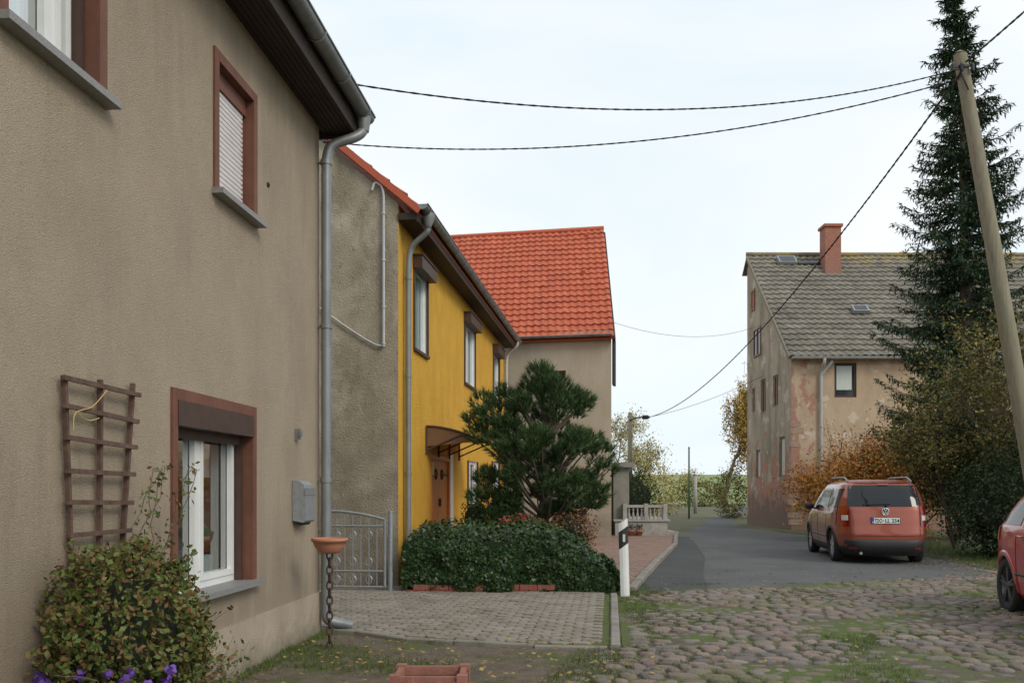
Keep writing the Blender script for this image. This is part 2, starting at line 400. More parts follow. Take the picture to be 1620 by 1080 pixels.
# ================================================================ GROUND
mb=MB();mb.ngon([(-900,-200,0),(900,-200,0),(900,1600,0),(-900,1600,0)])
o=mb.obj('ground',m_ground);o['kind']='structure'
mb=MB();nx,ny=50,24
for j in range(ny+1):
    for i in range(nx+1):
        x=-300+900*i/nx;y=75+400*j/ny;t=min(1,max(0,(y-75)/190));h=6.0*t*t*(3-2*t)+1.5*noise.noise(V((x*.012,y*.012,0)))*t
        mb.v.append((x,y,-.3+h))
mb.f=[[j*(nx+1)+i,j*(nx+1)+i+1,(j+1)*(nx+1)+i+1,(j+1)*(nx+1)+i] for j in range(ny) for i in range(nx)]
mb.m=[0]*len(mb.f);mb.sm=[True]*len(mb.f)
o=mb.obj('hill',m_hill);o['kind']='structure'
def yb(x): return 12.3+(x-1.67)*.40
mb=MB()
L_=[(1.67,12.3),(2.2,14.5),(3.3,19),(4.3,23),(5.06,27.2),(6.2,31),(7.6,36),(9.6,43),(12.2,52),(15,62),(20,76)]
Rr=[(21.6,76),(16.4,62),(13.4,52),(10.7,43),(9.4,38),(8.9,34),(8.9,30.5),(9.6,27.5),(9.4,22),(8.9,18),(8.6,15.1)]
mb.ngon([(x,y,.006) for x,y in L_+Rr]);o=mb.obj('asphalt_road',m_asph);o['kind']='structure'
mb=MB();mb.ngon([(x,y,.011) for x,y in [(1.67,12.3),(2.2,14.5),(3.3,19),(4.3,23),(5.06,27.2),(5.5,27.6),(4.9,23.5),(4.15,19),(3.2,14.8),(2.85,12.77)]])
o=mb.obj('asphalt_patch',m_asph2);o['kind']='structure'
mb=MB();mb.ngon([(x,y,.012) for x,y in [(7.7,14.7),(8.6,15.2),(8.9,18),(9.4,22),(9.6,27.5),(9.3,31.9),(22,31.9),(22,14)]])
o=mb.obj('verge_soil',layer(M('verge_soil',(.06,.055,.03),(.1,.085,.05),3,.98,.8,40),(.06,.1,.02),1.2,.45,.6,amt=.9));o['kind']='structure'
mb=MB();n=60;nn=80
for j in range(nn+1):
    for i in range(n+1):
        x=-2.9+4.3*i/n;y=2.0+9.9*j/nn
        mb.v.append((x,y,.016+.02*noise.noise(V((x*2,y*2,0)))+.014*noise.noise(V((x*9,y*9,1)))))
mb.f=[[j*(n+1)+i,j*(n+1)+i+1,(j+1)*(n+1)+i+1,(j+1)*(n+1)+i] for j in range(nn) for i in range(n)]
mb.m=[0]*len(mb.f);mb.sm=[True]*len(mb.f)
o=mb.obj('soil_strip',m_dirt);o['kind']='structure'
# cobbles
mb=MB();mb.ngon([(x,y,.022) for x,y in [(.3,2),(.5,6.6),(.8,7.6),(1.0,8.0),(1.42,11.9),(1.67,12.35),(7.8,yb(7.8)),(9.5,15.4),(16,15.4),(16,2)]],1)
y=4.6;row=0
def cobx0(y):
    if y<7.9:return .15+.3*(y-6)
    return .97+(y-7.96)*.11
while y<15.6:
    h=R.uniform(.12,.2)
    x=cobx0(y)+.06+R.random()*.05
    while x<min(.68*y+.6,11):
        w=R.uniform(.11,.27)
        cx=x+w/2;cy=y+h/2+.06*math.sin(x*1.3+y)+R.uniform(-.028,.028)
        x+=w+.004
        if cy>yb(cx)-.08 and cx<8.3:continue
        pat=noise.noise(V((cx*.8,cy*.8,4)))
        sink=(.022 if pat>.24 else 0)+R.uniform(0,.014)+(.016 if cx<cobx0(y)+.35 else 0)
        k=9;pr=R.random()*6;vs=[]
        sh=[R.uniform(.82,1.10) for _ in range(k)];tx,ty=R.uniform(-.06,.06),R.uniform(-.06,.06)
        hh=h*R.uniform(.8,1.1);pw=R.uniform(2.1,3.6)
        for rr,zz in ((1.0,-.01),(.94,.022),(.8,.034),(.4,.040)):
            for q in range(k):
                t=pr+2*math.pi*q/k;c,s_=math.cos(t),math.sin(t)
                e=(abs(c)**pw+abs(s_)**pw)**(-1/pw)
                dx=c*e*w*.5*rr*sh[q];dy=s_*e*hh*.5*rr*sh[q]
                vs.append((cx+dx,cy+dy,.014+zz-sink+tx*dx+ty*dy+R.uniform(-.003,.003)))
        vs.append((cx,cy,.055-sink))
        fs=[(a*k+q,a*k+(q+1)%k,(a+1)*k+(q+1)%k,(a+1)*k+q) for a in range(3) for q in range(k)]
        fs+=[(3*k+q,3*k+(q+1)%k,4*k) for q in range(k)]
        mb.add(vs,fs,0,True)
    y+=h+.002;row+=1
o=mb.obj('cobblestone_street',[m_cob,m_joint],recalc=False);o['kind']='structure'
def inpoly(x,y,P):
    c=False;j=len(P)-1
    for i in range(len(P)):
        if (P[i][1]>y)!=(P[j][1]>y) and x<(P[j][0]-P[i][0])*(y-P[i][1])/(P[j][1]-P[i][1])+P[i][0]:c=not c
        j=i
    return c
DR=[(-2.9,13.2),(-2.1,9.15),(-1.56,8.9),(-1.0,8.45),(-.53,8.29),(.2,8.05),(.88,7.98),(1.33,12.0),(1.4,12.4)]
mb=MB();mb.ngon([(x,y,.036) for x,y in DR],1)
F4=frame((.92,8.0,0),(-.993,.11),(.11,.993))
r=0;o_=-.6
while o_<5.6:
    s=.0+(.1 if r%2 else 0)
    while s<5:
        c=F4(s+.1,o_+.055,0)
        if inpoly(c.x,c.y,DR) and inpoly(*F4(s+.02,o_+.01,0).xy,DR) :
            z=.056+R.uniform(-.004,.004)+.015*noise.noise(c*1.2)
            a0,a1,b0,b1=s+.007,s+.193,o_+.006,o_+.104;iw=.006
            nt=.03
            def oct_(i,zz):
                return [F4(a0+i,b0+nt+i,zz),F4(a0+nt+i,b0+i,zz),F4(a1-nt-i,b0+i,zz),F4(a1-i,b0+nt+i,zz),F4(a1-i,b1-nt-i,zz),F4(a1-nt-i,b1-i,zz),F4(a0+nt+i,b1-i,zz),F4(a0+i,b1-nt-i,zz)]
            vs=oct_(0,.02)+oct_(0,z-.005)+oct_(iw,z)
            fs=[(u*8+q,u*8+(q+1)%8,(u+1)*8+(q+1)%8,(u+1)*8+q) for u in range(2) for q in range(8)]+[tuple(range(16,24))]
            mb.add(vs,fs,0)
        s+=.2
    o_+=.11;r+=1
o=mb.obj('paved_driveway',[m_pave,m_joint],recalc=False);o['kind']='structure'
def kerbline(pts,w,h,name,seg=1.0,mat=None):
    mb=MB()
    for i in range(len(pts)-1):
        a=V((*pts[i],0));b=V((*pts[i+1],0));n=max(1,int((b-a).length/seg))
        for j in range(n):
            p=a.lerp(b,j/n);q=a.lerp(b,(j+1)/n);d=(q-p).normalized()
            p=p+d*.006;q=q-d*.006;x=V((d.y,-d.x,0))*w/2
            p=p+x*R.uniform(-.08,.08);z=h+R.uniform(-.006,.006);c=.012
            def sec(e):return [e-x+V((0,0,-.05)),e-x+V((0,0,z-c)),e-x*(1-c/w*2)+V((0,0,z)),e+x*(1-c/w*2)+V((0,0,z)),e+x+V((0,0,z-c)),e+x+V((0,0,-.05))]
            vs=sec(p)+sec(q);mb.add(vs,[(u,u+1,u+7,u+6) for u in range(5)]+[tuple(range(6)),tuple(range(6,12))],0)
    o=mb.obj(name,mat or m_kerb);o['kind']='structure'
kerbline([(.93,7.95),(1.38,12.0)],.09,.062,'driveway_kerb',.8)
kerbline([(-2.15,9.1),(-1.56,8.87),(-1.0,8.41),(-.53,8.25),(.2,8.01),(.86,7.94)],.07,.055,'driveway_edging_kerb',.5)
PV=[(1.62,12.4),(2.1,14.5),(3.2,19),(4.2,23),(5.0,27.2),(5.3,29),(3.0,29),(2.9,26),(.3,26.6),(-.2,25.2),(-1.6,13.4),(1.4,12.5)]
mb=MB();mb.ngon([(x,y,.05) for x,y in PV],1)
y=12.4;r=0
while y<29:
    x=-1.7+(.11 if r%2 else 0)
    while x<5.4:
        if inpoly(x+.1,y+.05,PV) and x+.1>.5*(y-12.4)*.2-.2:
            z=.068+R.uniform(-.002,.002)
            mb.box(I,x+.005,x+.205,y+.005,y+.105,.04,z,0)
        x+=.215
    y+=.112;r+=1
o=mb.obj('brick_pavement',[m_redpave,m_joint],recalc=False);o['kind']='structure'
kerbline([(1.66,12.35),(2.15,14.5),(3.25,19),(4.25,23),(5.03,27.2),(5.4,29)],.12,.1,'pavement_kerb',1.0)

# ================================================================ HOUSE 1 (left)
t1=(-.0854,-.9963);n1=(.9963,-.0854)
F1=frame((-1.96,8.99,0),t1,n1)
h1=root('beige_house',(-4,6,0),'beige pebble-dash rendered house with brown window surrounds','house')
mb=MB()
W1=[(1.82,3.14,.72,2.05),(1.80,2.48,3.64,4.61),(4.08,4.86,3.64,4.75)]
wall_open(mb,F1,0,9.5,.42,5.2,W1,.2,0,1)
mb.box(F1,-.01,9.5,-.3,.022,0,.42,2)
mb.ngon([F1(0,0,0),F1(0,-9,0),F1(0,-9,5.2),F1(0,-4.5,9.2),F1(0,0,5.2)],0)
mb.ngon([F1(9.5,0,0),F1(9.5,-9,0),F1(9.5,-9,5.2),F1(9.5,-4.5,9.2),F1(9.5,0,5.2)],0)
mb.ngon([F1(0,-9,0),F1(9.5,-9,0),F1(9.5,-9,5.2),F1(0,-9,5.2)],0)
mb.sphere(F1(1.45,.0,4.05),.022,3,sc=(1,1,1))
mb.obj('wall',[m_render,m_brown,m_plinth,m_darkwood],h1,recalc=False)
def house1win(q,kind,mull):
    a,b,c,d=q
    mw=MB()
    mw.ngon([F1(a+.05,-.165,c+.05),F1(b-.05,-.165,c+.05),F1(b-.05,-.165,d-.05),F1(a+.05,-.165,d-.05)])
    w=mw.obj('window',m_glass,h1,recalc=False)
    fr=MB();winframe(fr,F1,a,b,c,d,-.13,.065,.06,mull)
    if mull:
        for x0,x1 in ((a+.06,mull[0]-.03),(mull[0]+.03,b-.06)): winframe(fr,F1,x0,x1,c+.06,d-.06,-.12,.045,.04)
    fr.obj('frame',m_white,w)
    su=MB();B=.075
    su.box(F1,a-B,a,-.005,.018,c,d,0);su.box(F1,b,b+B,-.005,.018,c,d,0);su.box(F1,a-B,b+B,-.005,.018,d,d+B,0)
    su.obj('surround',m_brown,w)
    sl=MB();sl.box(F1,a-.1,b+.1,-.0,.09,c-.035,c+.006);sl.box(F1,a+.002,b-.002,-.13,.0,c-.03,c+.006)
    sl.obj('sill',m_sill,w)
    bx=MB()
    if kind=='big':
        bx.box(F1,a-.002,b+.002,-.12,.026,d-.17,d-.002,0)
        bx.box(F1,a+.01,b-.01,-.1,-.08,d-.24,d-.17,0)
    elif kind=='closed': bx.box(F1,a+.002,b-.002,-.125,-.05,d-.13,d-.002,0)
    else: bx.box(F1,a+.002,b-.002,-.125,-.02,d-.2,d-.002,0)
    bx.box(F1,a+.002,a+.04,-.125,-.07,c+.006,d-.18,0);bx.box(F1,b-.04,b-.002,-.125,-.07,c+.006,d-.18,0)
    bx.obj('shutter_box',m_dkbrown if kind!='closed' else m_brown,w)
    if kind=='closed':
        sh=MB();z=c+.008
        while z<d-.12:
            vs=[]
            for zz,oo in ((0,-.085),(.006,-.069),(.03,-.067),(.036,-.085)):
                vs+=[F1(a+.03,oo,z+zz),F1(b-.03,oo,z+zz)]
            sh.add(vs,[(0,1,3,2),(2,3,5,4),(4,5,7,6)]);z+=.038
        sh.box(F1,a+.03,b-.03,-.1,-.086,c+.006,d-.1)
        sh.obj('roller_shutter',m_shutter,w,recalc=False)
    else:
        cu=MB();mid=(a+b)/2
        if kind=='open':curtain(cu,F1,a+.05,b-.05,c,d,-.26,0,26,.025)
        else:
            curtain(cu,F1,b-.45,b-.02,c,d,-.27,0,30,.03);curtain(cu,F1,a,a+.16,c,d,-.27,0,30,.03);curtain(cu,F1,a+.1,b-.1,1.55,d,-.3,0,24,.02)
        cu.obj('curtain',m_curtain,w,recalc=False)
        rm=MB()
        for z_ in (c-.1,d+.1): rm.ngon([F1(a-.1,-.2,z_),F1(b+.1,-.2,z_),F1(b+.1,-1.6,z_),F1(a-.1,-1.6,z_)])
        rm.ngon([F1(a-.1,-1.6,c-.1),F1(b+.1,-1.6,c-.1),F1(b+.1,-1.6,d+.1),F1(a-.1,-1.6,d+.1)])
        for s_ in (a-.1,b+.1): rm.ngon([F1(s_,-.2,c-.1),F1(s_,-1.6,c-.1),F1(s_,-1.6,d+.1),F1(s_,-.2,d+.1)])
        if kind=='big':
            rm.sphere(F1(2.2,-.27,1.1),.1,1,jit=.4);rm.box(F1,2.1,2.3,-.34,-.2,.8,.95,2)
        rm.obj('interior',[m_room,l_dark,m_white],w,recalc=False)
house1win(W1[0],'big',(2.52,))
house1win(W1[1],'closed',())
house1win(W1[2],'open',(4.3,))
mb=MB()
pitch=.84
def rf(s,o,z=0): return F1(s,o,5.60-o*pitch+z)
vs=[rf(s,o,z) for z in (0,.1) for o in (.38,-4.6) for s in (-.18,9.6)]
mb.add(vs,[(0,2,3,1),(4,5,7,6),(0,1,5,4),(2,6,7,3),(0,4,6,2),(1,3,7,5)],0)
mb.box(F1,-.16,9.6,-.02,.33,5.14,5.18,0)
for i in range(7): mb.box(F1,-.16,9.6,.0+.047*i,.04+.047*i,5.128,5.14,0)
mb.box(F1,-.16,9.6,.33,.352,5.1,5.33,0)
mb.box(F1,-.19,-.16,-.3,.36,5.08,5.42,0)
mb.ngon([F1(-.17,-.3,5.1),F1(-.17,-4.6,5.1),F1(-.17,-4.6,9.4),F1(-.17,-.3,5.8)],1)
mb.ngon([F1(-.18,-4.5,9.3),F1(9.6,-4.5,9.3),F1(9.6,-9.3,5.3),F1(-.18,-9.3,5.3)],2)
mb.obj('roof',[m_darkwood,m_render,m_rt[0]],h1,recalc=False)
gutter(F1,-.28,9.6,.43,5.33,.08,m_zinc,h1)
mb=MB()
P=smoothpts([F1(-.12,.43,5.25),F1(-.12,.43,5.14),F1(-.05,.36,5.04),F1(.03,.16,4.94),F1(.05,.1,4.82),F1(.05,.09,4.6)],5)
mb.tube(P,.05,14);mb.tube([F1(.05,.09,4.65),F1(.05,.09,.2)],.05,14)
mb.tube([F1(-.12,.43,5.27),F1(-.12,.43,5.12)],[.075,.055],14)
mb.tube(smoothpts([F1(.05,.09,.25),F1(.05,.1,.16),F1(.03,.16,.12),F1(-.02,.34,.08)],4),.052,14)
for z in (4.75,3.1,1.55,.9):collar(mb,F1(.05,.09,z),.06,.045);mb.bar(F1(.05,.09,z),F1(.05,-.02,z),.02,.02)
mb.obj('downspout',m_zinc,h1,recalc=False)
mb=MB();mb.box(F1,.72,.75,0,.05,1.92,2.02);mb.box(F1,.70,.77,.05,.06,1.95,2.0);mb.obj('wall_hook',m_zinc,h1)
# mailbox
r_=root('mailbox',F1(.68,0,1.15),'silver metal mailbox fixed to beige wall','mailbox')
mb=MB();pf=[(0,1.17),(.1,1.15),(.125,1.17),(.125,1.42),(.11,1.5),(.06,1.535),(0,1.54)]
for s in (.55,.83): mb.ngon([F1(s,.005+o,z) for o,z in pf])
for i in range(len(pf)-1): mb.ngon([F1(.55,.005+pf[i][0],pf[i][1]),F1(.83,.005+pf[i][0],pf[i][1]),F1(.83,.005+pf[i+1][0],pf[i+1][1]),F1(.55,.005+pf[i+1][0],pf[i+1][1])])
mb.obj('mailbox_body',m_galv,r_)
mb=MB();mb.box(F1,.54,.84,.128,.134,1.405,1.47);mb.obj('flap',M('flap_metal',(.38,.4,.41),rough=.35,metal=.5),r_)
mb=MB();mb.tube([F1(.57,.07,1.145),F1(.81,.07,1.145)],.022,10);mb.obj('newspaper_tube',m_black,r_)
# trellis
r_=root('garden_trellis',F1(4.1,.05,.95),'fan-shaped brown wooden trellis against beige wall','trellis')
mb=MB();TV=[(4.45,4.38),(4.11,4.12),(3.76,3.9)]
for k_,(a,b) in enumerate(TV):
    mb.bar(F1(a,.035,2.06+.02*(k_-1)),F1(b,.035,.95),.026,.022)
for j,z in enumerate([2.03,1.875,1.72,1.555,1.385,1.22,1.06]):
    f=(2.06-z)/1.11
    a=TV[0][0]+(TV[0][1]-TV[0][0])*f+.045;b=TV[2][0]+(TV[2][1]-TV[2][0])*f-.045
    mb.bar(F1(a,.058,z+R.uniform(-.006,.008)),F1(b,.058,z+R.uniform(-.02,.006)),.018,.025)
mb.obj('trellis_frame',m_trellis,r_)
mb=MB();mb.tube(smoothpts([F1(4.12,.08,2.0),F1(4.25,.075,1.9),F1(4.36,.08,1.87),F1(4.43,.08,1.84),F1(4.44,.08,1.76)],5),.003,4);mb.tube(smoothpts([F1(4.43,.08,1.86),F1(4.3,.075,1.82),F1(4.2,.08,1.84)],5),.003,4)
mb.obj('twine',M('twine',(.5,.38,.14),rough=.9),r_)
# bush by wall
BC=V((-1.97,4.56,0))
r_=root('flowering_bush',BC,'leafy olive-green bush with purple flowers by beige wall','bush')
mb=MB();tips=[]
for i in range(30):
    d=V((R.uniform(-.5,.7),R.uniform(-.8,.8),1.2));grow(mb,BC+V((R.uniform(-.15,.2),R.uniform(-.3,.3),0)),d,.36,.006,2,tips,.02,.7,3,4)
for i in range(7):
    p=F1(4.15-.1*i,.1,.9);ps=[p]
    for j in range(8): p=p+V((R.uniform(-.01,.05),R.uniform(-.03,.07),.085));ps.append(p)
    mb.tube(ps,.0025,3);tips+=ps[2:]*3
mb.obj('stem',m_twig,r_,recalc=False)
lb=MB()
for i in range(14500):
    if i<2100: p=R.choice(tips)+rv()*.04
    else:
        v=rv();rr=R.uniform(.70,1.04)**.6*(1+.28*noise.noise(v*3)+.12*noise.noise(v*8))
        p=BC+V((v.x*.39*rr+.0,v.y*.47*rr,.66+v.z*.50*rr))
    w=F1((8.99-p.y)/.9963,0,0).x+.02
    if p.x<w:p.x=w+R.random()*.05
    if p.z<.02:p.z=.03
    leaf(lb,p,.036,.62)
lb.obj('foliage',l_bush,r_,recalc=False)
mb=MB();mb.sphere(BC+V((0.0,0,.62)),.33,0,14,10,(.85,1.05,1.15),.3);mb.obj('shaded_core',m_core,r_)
mb=MB()
for i in range(30):
    x=R.uniform(-.3,.36)
    p=BC+V((x,-math.sqrt(max(.02,.22-x*x))*.98,R.uniform(.42,.6)))
    for q in range(7):
        leaf(mb,p+rv()*.018,.042,.8)
o=mb.obj('flower',l_purple,r_,recalc=False);o['kind']='stuff'
# bowl planter on chain
CP=V((-1.64,7.96,0))
r_=root('bowl_planter',CP,'terracotta flower bowl standing on a rusty chain post','flower bowl')
mb=MB();G=lambda x,y,z:CP+V((x,y,z))
mb.lathe(G,[(.02,.885),(.08,.885),(.1,.9),(.135,.95),(.15,.99),(.162,.99),(.162,1.02),(.148,1.02),(.14,.985),(.0,.98)],24);mb.obj('bowl',m_terra,r_)
mb=MB()
for i in range(13):
    z=.05+i*.068;ang=(i%2)*math.pi/2+.5;a=V((math.cos(ang),math.sin(ang),0));ps=[]
    for j in range(13):
        t=2*math.pi*j/12;ps.append(CP+a*(.026*math.cos(t))+V((0,0,z+.045*math.sin(t))))
    mb.tube(ps,.009,6)
mb.tube([CP+V((0,0,.88)),CP+V((0,0,.9))],.05,10)
mb.obj('chain_stand',M('rusty_iron',(.05,.03,.022),(.09,.05,.035),20,.8),r_,recalc=False)
# trough
TC=V((-.56,6.12,0))
r_=root('garden_trough',TC,'red-brown ribbed concrete planting trough on soil','planter')
mb=MB();G=lambda a,b,c:TC+V((a,b,c))
for a0,a1,b0,b1 in ((-.24,.24,-.2,-.16),(-.24,.24,.16,.2),(-.24,-.2,-.16,.16),(.2,.24,-.16,.16)): mb.box(G,a0,a1,b0,b1,0,.2)
for i in range(9):
    x=-.22+i*.055; mb.box(G,x,x+.02,-.212,-.2,.01,.17);mb.box(G,x,x+.02,.2,.212,.01,.17)
for i in range(7):
    x=-.18+i*.055; mb.box(G,-.252,-.24,x,x+.02,.01,.17);mb.box(G,.24,.252,x,x+.02,.01,.17)
for a,b in ((-1,-1),(1,-1),(1,1),(-1,1)): mb.box(G,a*.225-.035,a*.225+.035,b*.185-.035,b*.185+.035,0,.213)
mb.obj('trough_wall',m_redconc,r_,recalc=False)
mb=MB();mb.box(G,-.2,.2,-.16,.16,.02,.14);mb.obj('soil_fill',m_soil,r_)

# ================================================================ HOUSE 2 (yellow)
t2=(.124,.992);n2=(.992,-.124)
F2=frame((-1.71,13.3,0),t2,n2)
h2=root('yellow_house',(-5,18,0),'yellow rendered house with bare grey gable wall and red roof','house')
W2=[(1.0,1.95,3.75,5.1),(5.6,6.9,3.75,5.1),(9.8,10.9,3.75,5.1),(6.0,7.2,1.0,2.1),(9.6,10.9,1.0,2.2)]
D2=(2.25,4.0,.3,2.08)
mb=MB()
wall_open(mb,F2,0,12,0,5.75,W2+[D2],.14,0,1)
g=lambda o,z,s=0:F2(s,o,z)
mb.ngon([g(0.0,0),g(-9,0),g(-9,5.7),g(-4.5,9.5),g(0,5.75)],2)
mb.ngon([g(0,0,12),g(-9,0,12),g(-9,5.7,12),g(-4.5,9.5,12),g(0,5.75,12)],2)
mb.ngon([F2(0,-9,0),F2(12,-9,0),F2(12,-9,5.7),F2(0,-9,5.7)],2)
mb.obj('wall',[m_yellow,m_white,m_greygable],h2,recalc=False)
for i,(a,b,c,d) in enumerate(W2):
    mw=MB();mw.ngon([F2(a+.04,-.09,c+.04),F2(b-.04,-.09,c+.04),F2(b-.04,-.09,d-.04),F2(a+.04,-.09,d-.04)])
    w=mw.obj('window',m_glass,h2,recalc=False)
    fr=MB();winframe(fr,F2,a,b,c,d,-.05,.07,.05,((a+b)/2,) if b-a>1.1 else ());fr.obj('frame',m_white,w)
    su=MB();B=.05
    su.box(F2,a-B,a,-.02,.03,c,d);su.box(F2,b,b+B,-.02,.03,c,d);su.box(F2,a-B,b+B,-.02,.05,c-.05,c-.002)
    su.obj('surround',m_dkbrown,w)
    if i<3:
        bx=MB();bx.box(F2,a-.08,b+.08,.002,.16,d-.08,d+.12);bx.box(F2,a-.1,b+.1,.002,.18,d+.12,d+.14);bx.obj('shutter_box',m_dkbrown,w)
    cu=MB();curtain(cu,F2,a+.04,b-.04,c,d,-.12,0,25,.012)
    cu.obj('curtain',m_curtain if i<3 else m_room,w,recalc=False)
a,b,c,d=D2
mb=MB();mid=(a+b)/2
for x0,x1 in ((a+.08,mid-.004),(mid+.004,b-.08)):
    mb.box(F2,x0,x1,-.1,-.05,c,d-.08)
    n=6
    for i in range(n): 
        u=x0+(x1-x0)*(i+.08)/n;v=x0+(x1-x0)*(i+.92)/n
        mb.box(F2,u,v,-.05,-.04,c+.02,d-.1)
dr=mb.obj('door',m_door,h2)
for z in (.75,1.72):
    for x0,x1,e in ((a+.08,a+.6,a+.6),(b-.6,b-.08,b-.6)):
        mb=MB();mb.box(F2,x0,x1,-.04,-.028,z,z+.04)
        mb.tube([F2(e+.09*math.sin(q*.4),-.03,z+.02+.09*math.cos(q*.4)) for q in range(17)],.012,5)
        mb.obj('door_hinge',m_iron,dr,recalc=False)
mb=MB();mb.box(F2,mid+.03,mid+.07,-.04,.0,1.15,1.3);mb.obj('door_handle',m_iron,dr)
mb=MB();mb.box(F2,a,a+.08,-.12,.01,c,d);mb.box(F2,b-.08,b,-.12,.01,c,d);mb.box(F2,a+.08,b-.08,-.12,.01,d-.08,d)
mb.obj('door_frame',m_door,dr)
mb=MB();mb.box(F2,b+.002,b+.3,-.01,.012,c,d+.1);mb.obj('door_reveal_trim',m_white,dr)
mb=MB();mb.box(F2,a+.2,a+.42,-.03,-.024,1.72,1.95);mb.obj('door_notice',M('notice_paper',(.8,.68,.2),rough=.7),dr)
mb=MB();mb.box(F2,1.6,8.2,.0,1.3,.0,.45,0);mb.box(F2,1.55,8.25,-.0,1.36,.45,.5,1)
mb.obj('terrace_step',[m_redpave,m_terra],h2)
mb=MB();n=8
vs=[]
for i in range(n+1):
    f=i/n;oo=.02+1.0*f;z=2.55-.28*f**1.8
    vs+=[F2(1.85,oo,z),F2(4.9,oo,z)]
mb.add(vs,[(2*i,2*i+2,2*i+3,2*i+1) for i in range(n)],0,True)
for s in (1.85,2.87,3.88,4.9):
    ps=[F2(s,.02+1.0*i/n,2.545-.28*(i/n)**1.8) for i in range(n+1)];mb.tube(ps,.018,6,1)
    mb.tube([F2(s,.02,2.13),F2(s,.25,2.23),F2(s,.6,2.38),F2(s,.85,2.35)],.014,6,1);mb.tube([F2(s,.02,2.05),F2(s,.02,2.55)],.016,6,1)
mb.tube([F2(1.85,1.02,2.27),F2(4.9,1.02,2.27)],.03,8,1)
mb.ngon([F2(1.86,.02,2.2),F2(1.86,.02,2.54),F2(1.86,.35,2.5),F2(1.86,.7,2.41),F2(1.86,1.0,2.28)],0)
mb.obj('canopy',[M('smoked_canopy_sheet',(.16,.085,.05),(.2,.11,.065),5,.3),m_dkbrown],h2,recalc=False)
U2=V((.124,.992,0));W2v=(V((-.992,.124,0))+V((0,0,.84))).normalized()
P0=F2(-.06,.36,5.62)
tile_roof(P0,U2,W2v,12.2,6.4,m_rt,'roof',h2)
mb=MB()
F=lambda a,b,c:P0+U2*a+W2v*b+U2.cross(W2v).normalized()*(-c)
mb.box(F,-.02,.14,0,6.4,.035,.07,0);mb.box(F,-.04,-.02,0,6.4,-.035,.065,0)
mb.obj('verge_tiles',m_rt[0],h2)
mb=MB();mb.box(F2,-.03,12.1,.0,.3,5.5,5.6,0);mb.box(F2,-.04,12.12,.29,.32,5.46,5.66,0);mb.obj('fascia',m_darkwood,h2)
gutter(F2,-.1,12.25,.4,5.70,.075,m_zinc,h2)
mb=MB();mb.lathe(lambda x,y,z:F2(.25+x,.4+y,z),[(.0,5.43),(.05,5.43),(.06,5.48),(.1,5.58),(.1,5.66)],14)
mb.tube(smoothpts([F2(.25,.4,5.5),F2(.25,.38,5.38),F2(.28,.16,5.2),F2(.3,.1,5.05),F2(.3,.08,4.8)],5),.045,12)
mb.tube([F2(.3,.08,4.85),F2(.3,.08,.1)],.045,12)
for z in (4.7,3.2,1.7):collar(mb,F2(.3,.08,z),.054,.045)
mb.obj('downspout',m_zinc,h2,recalc=False)
mb=MB();mb.tube(smoothpts([F2(11.8,.4,5.64),F2(11.8,.38,5.5),F2(11.9,.12,5.3),F2(11.9,.08,5.0)],4)+[F2(11.9,.08,.1)],.04,10);mb.obj('downspout',m_whitepipe,h2,recalc=False)
FG=frame((-1.71,13.3,0),(-.992,.124),(-.124,-.992))
mb=MB();mb.tube(smoothpts([FG(.39,.05,5.95),FG(.34,.05,6.06),FG(.24,.05,6.0),FG(.21,.05,5.85)],4)+[FG(.21,.05,3.6)],.02,8)
for z in (5.6,4.9,4.2,3.65):collar(mb,FG(.21,.05,z),.03,.03)
mb.tube(smoothpts([FG(.21,.05,3.62),FG(.35,.04,3.64),FG(.7,.04,3.85),FG(1.2,.04,4.2)],5),.014,6)
mb.obj('conduit',m_whitepipe,h2,recalc=False)
# gate
r_=root('garden_gate',(-2.15,12.3,0),'galvanised steel garden gate beside grey gable wall','gate')
GF=frame((-2.62,12.42,0),(1,-.09),(.09,1))
mb=MB();mb.tube([GF(.93,0,0),GF(.93,0,1.14)],.035,8);mb.tube([GF(.93,0,1.14),GF(.93,0,1.16)],.04,8);mb.obj('gate_post',m_galv,r_,recalc=False)
mb=MB();mb.tube([GF(0,0,0),GF(0,0,1.2)],.035,8);mb.obj('gate_post',m_galv,r_,recalc=False)
mb=MB();top=lambda s:1.16-.12*(s/.85)**2
ps=[GF(.05+.8*i/8,0,top(.05+.8*i/8)) for i in range(9)];mb.tube(ps,.02,6)
mb.tube([GF(.05,0,.1),GF(.05,0,top(.05))],.022,6);mb.tube([GF(.85,0,.1),GF(.85,0,top(.85))],.022,6)
for z in (.1,.32,.95): mb.tube([GF(.05,0,z),GF(.85,0,z)],.016,6)
for i in range(1,7):
    s=.05+.8*i/7;mb.tube([GF(s,0,.1),GF(s,0,top(s))],.009,5)
    if i%2:
        for zc in (.45,.82,.2):
            mb.tube([GF(s+.05*math.cos(j*.55)*(1-j*.02),0,zc+.06*math.sin(j*.55)) for j in range(14)],.007,4)
mb.obj('gate_leaf',m_galv,r_,recalc=False)

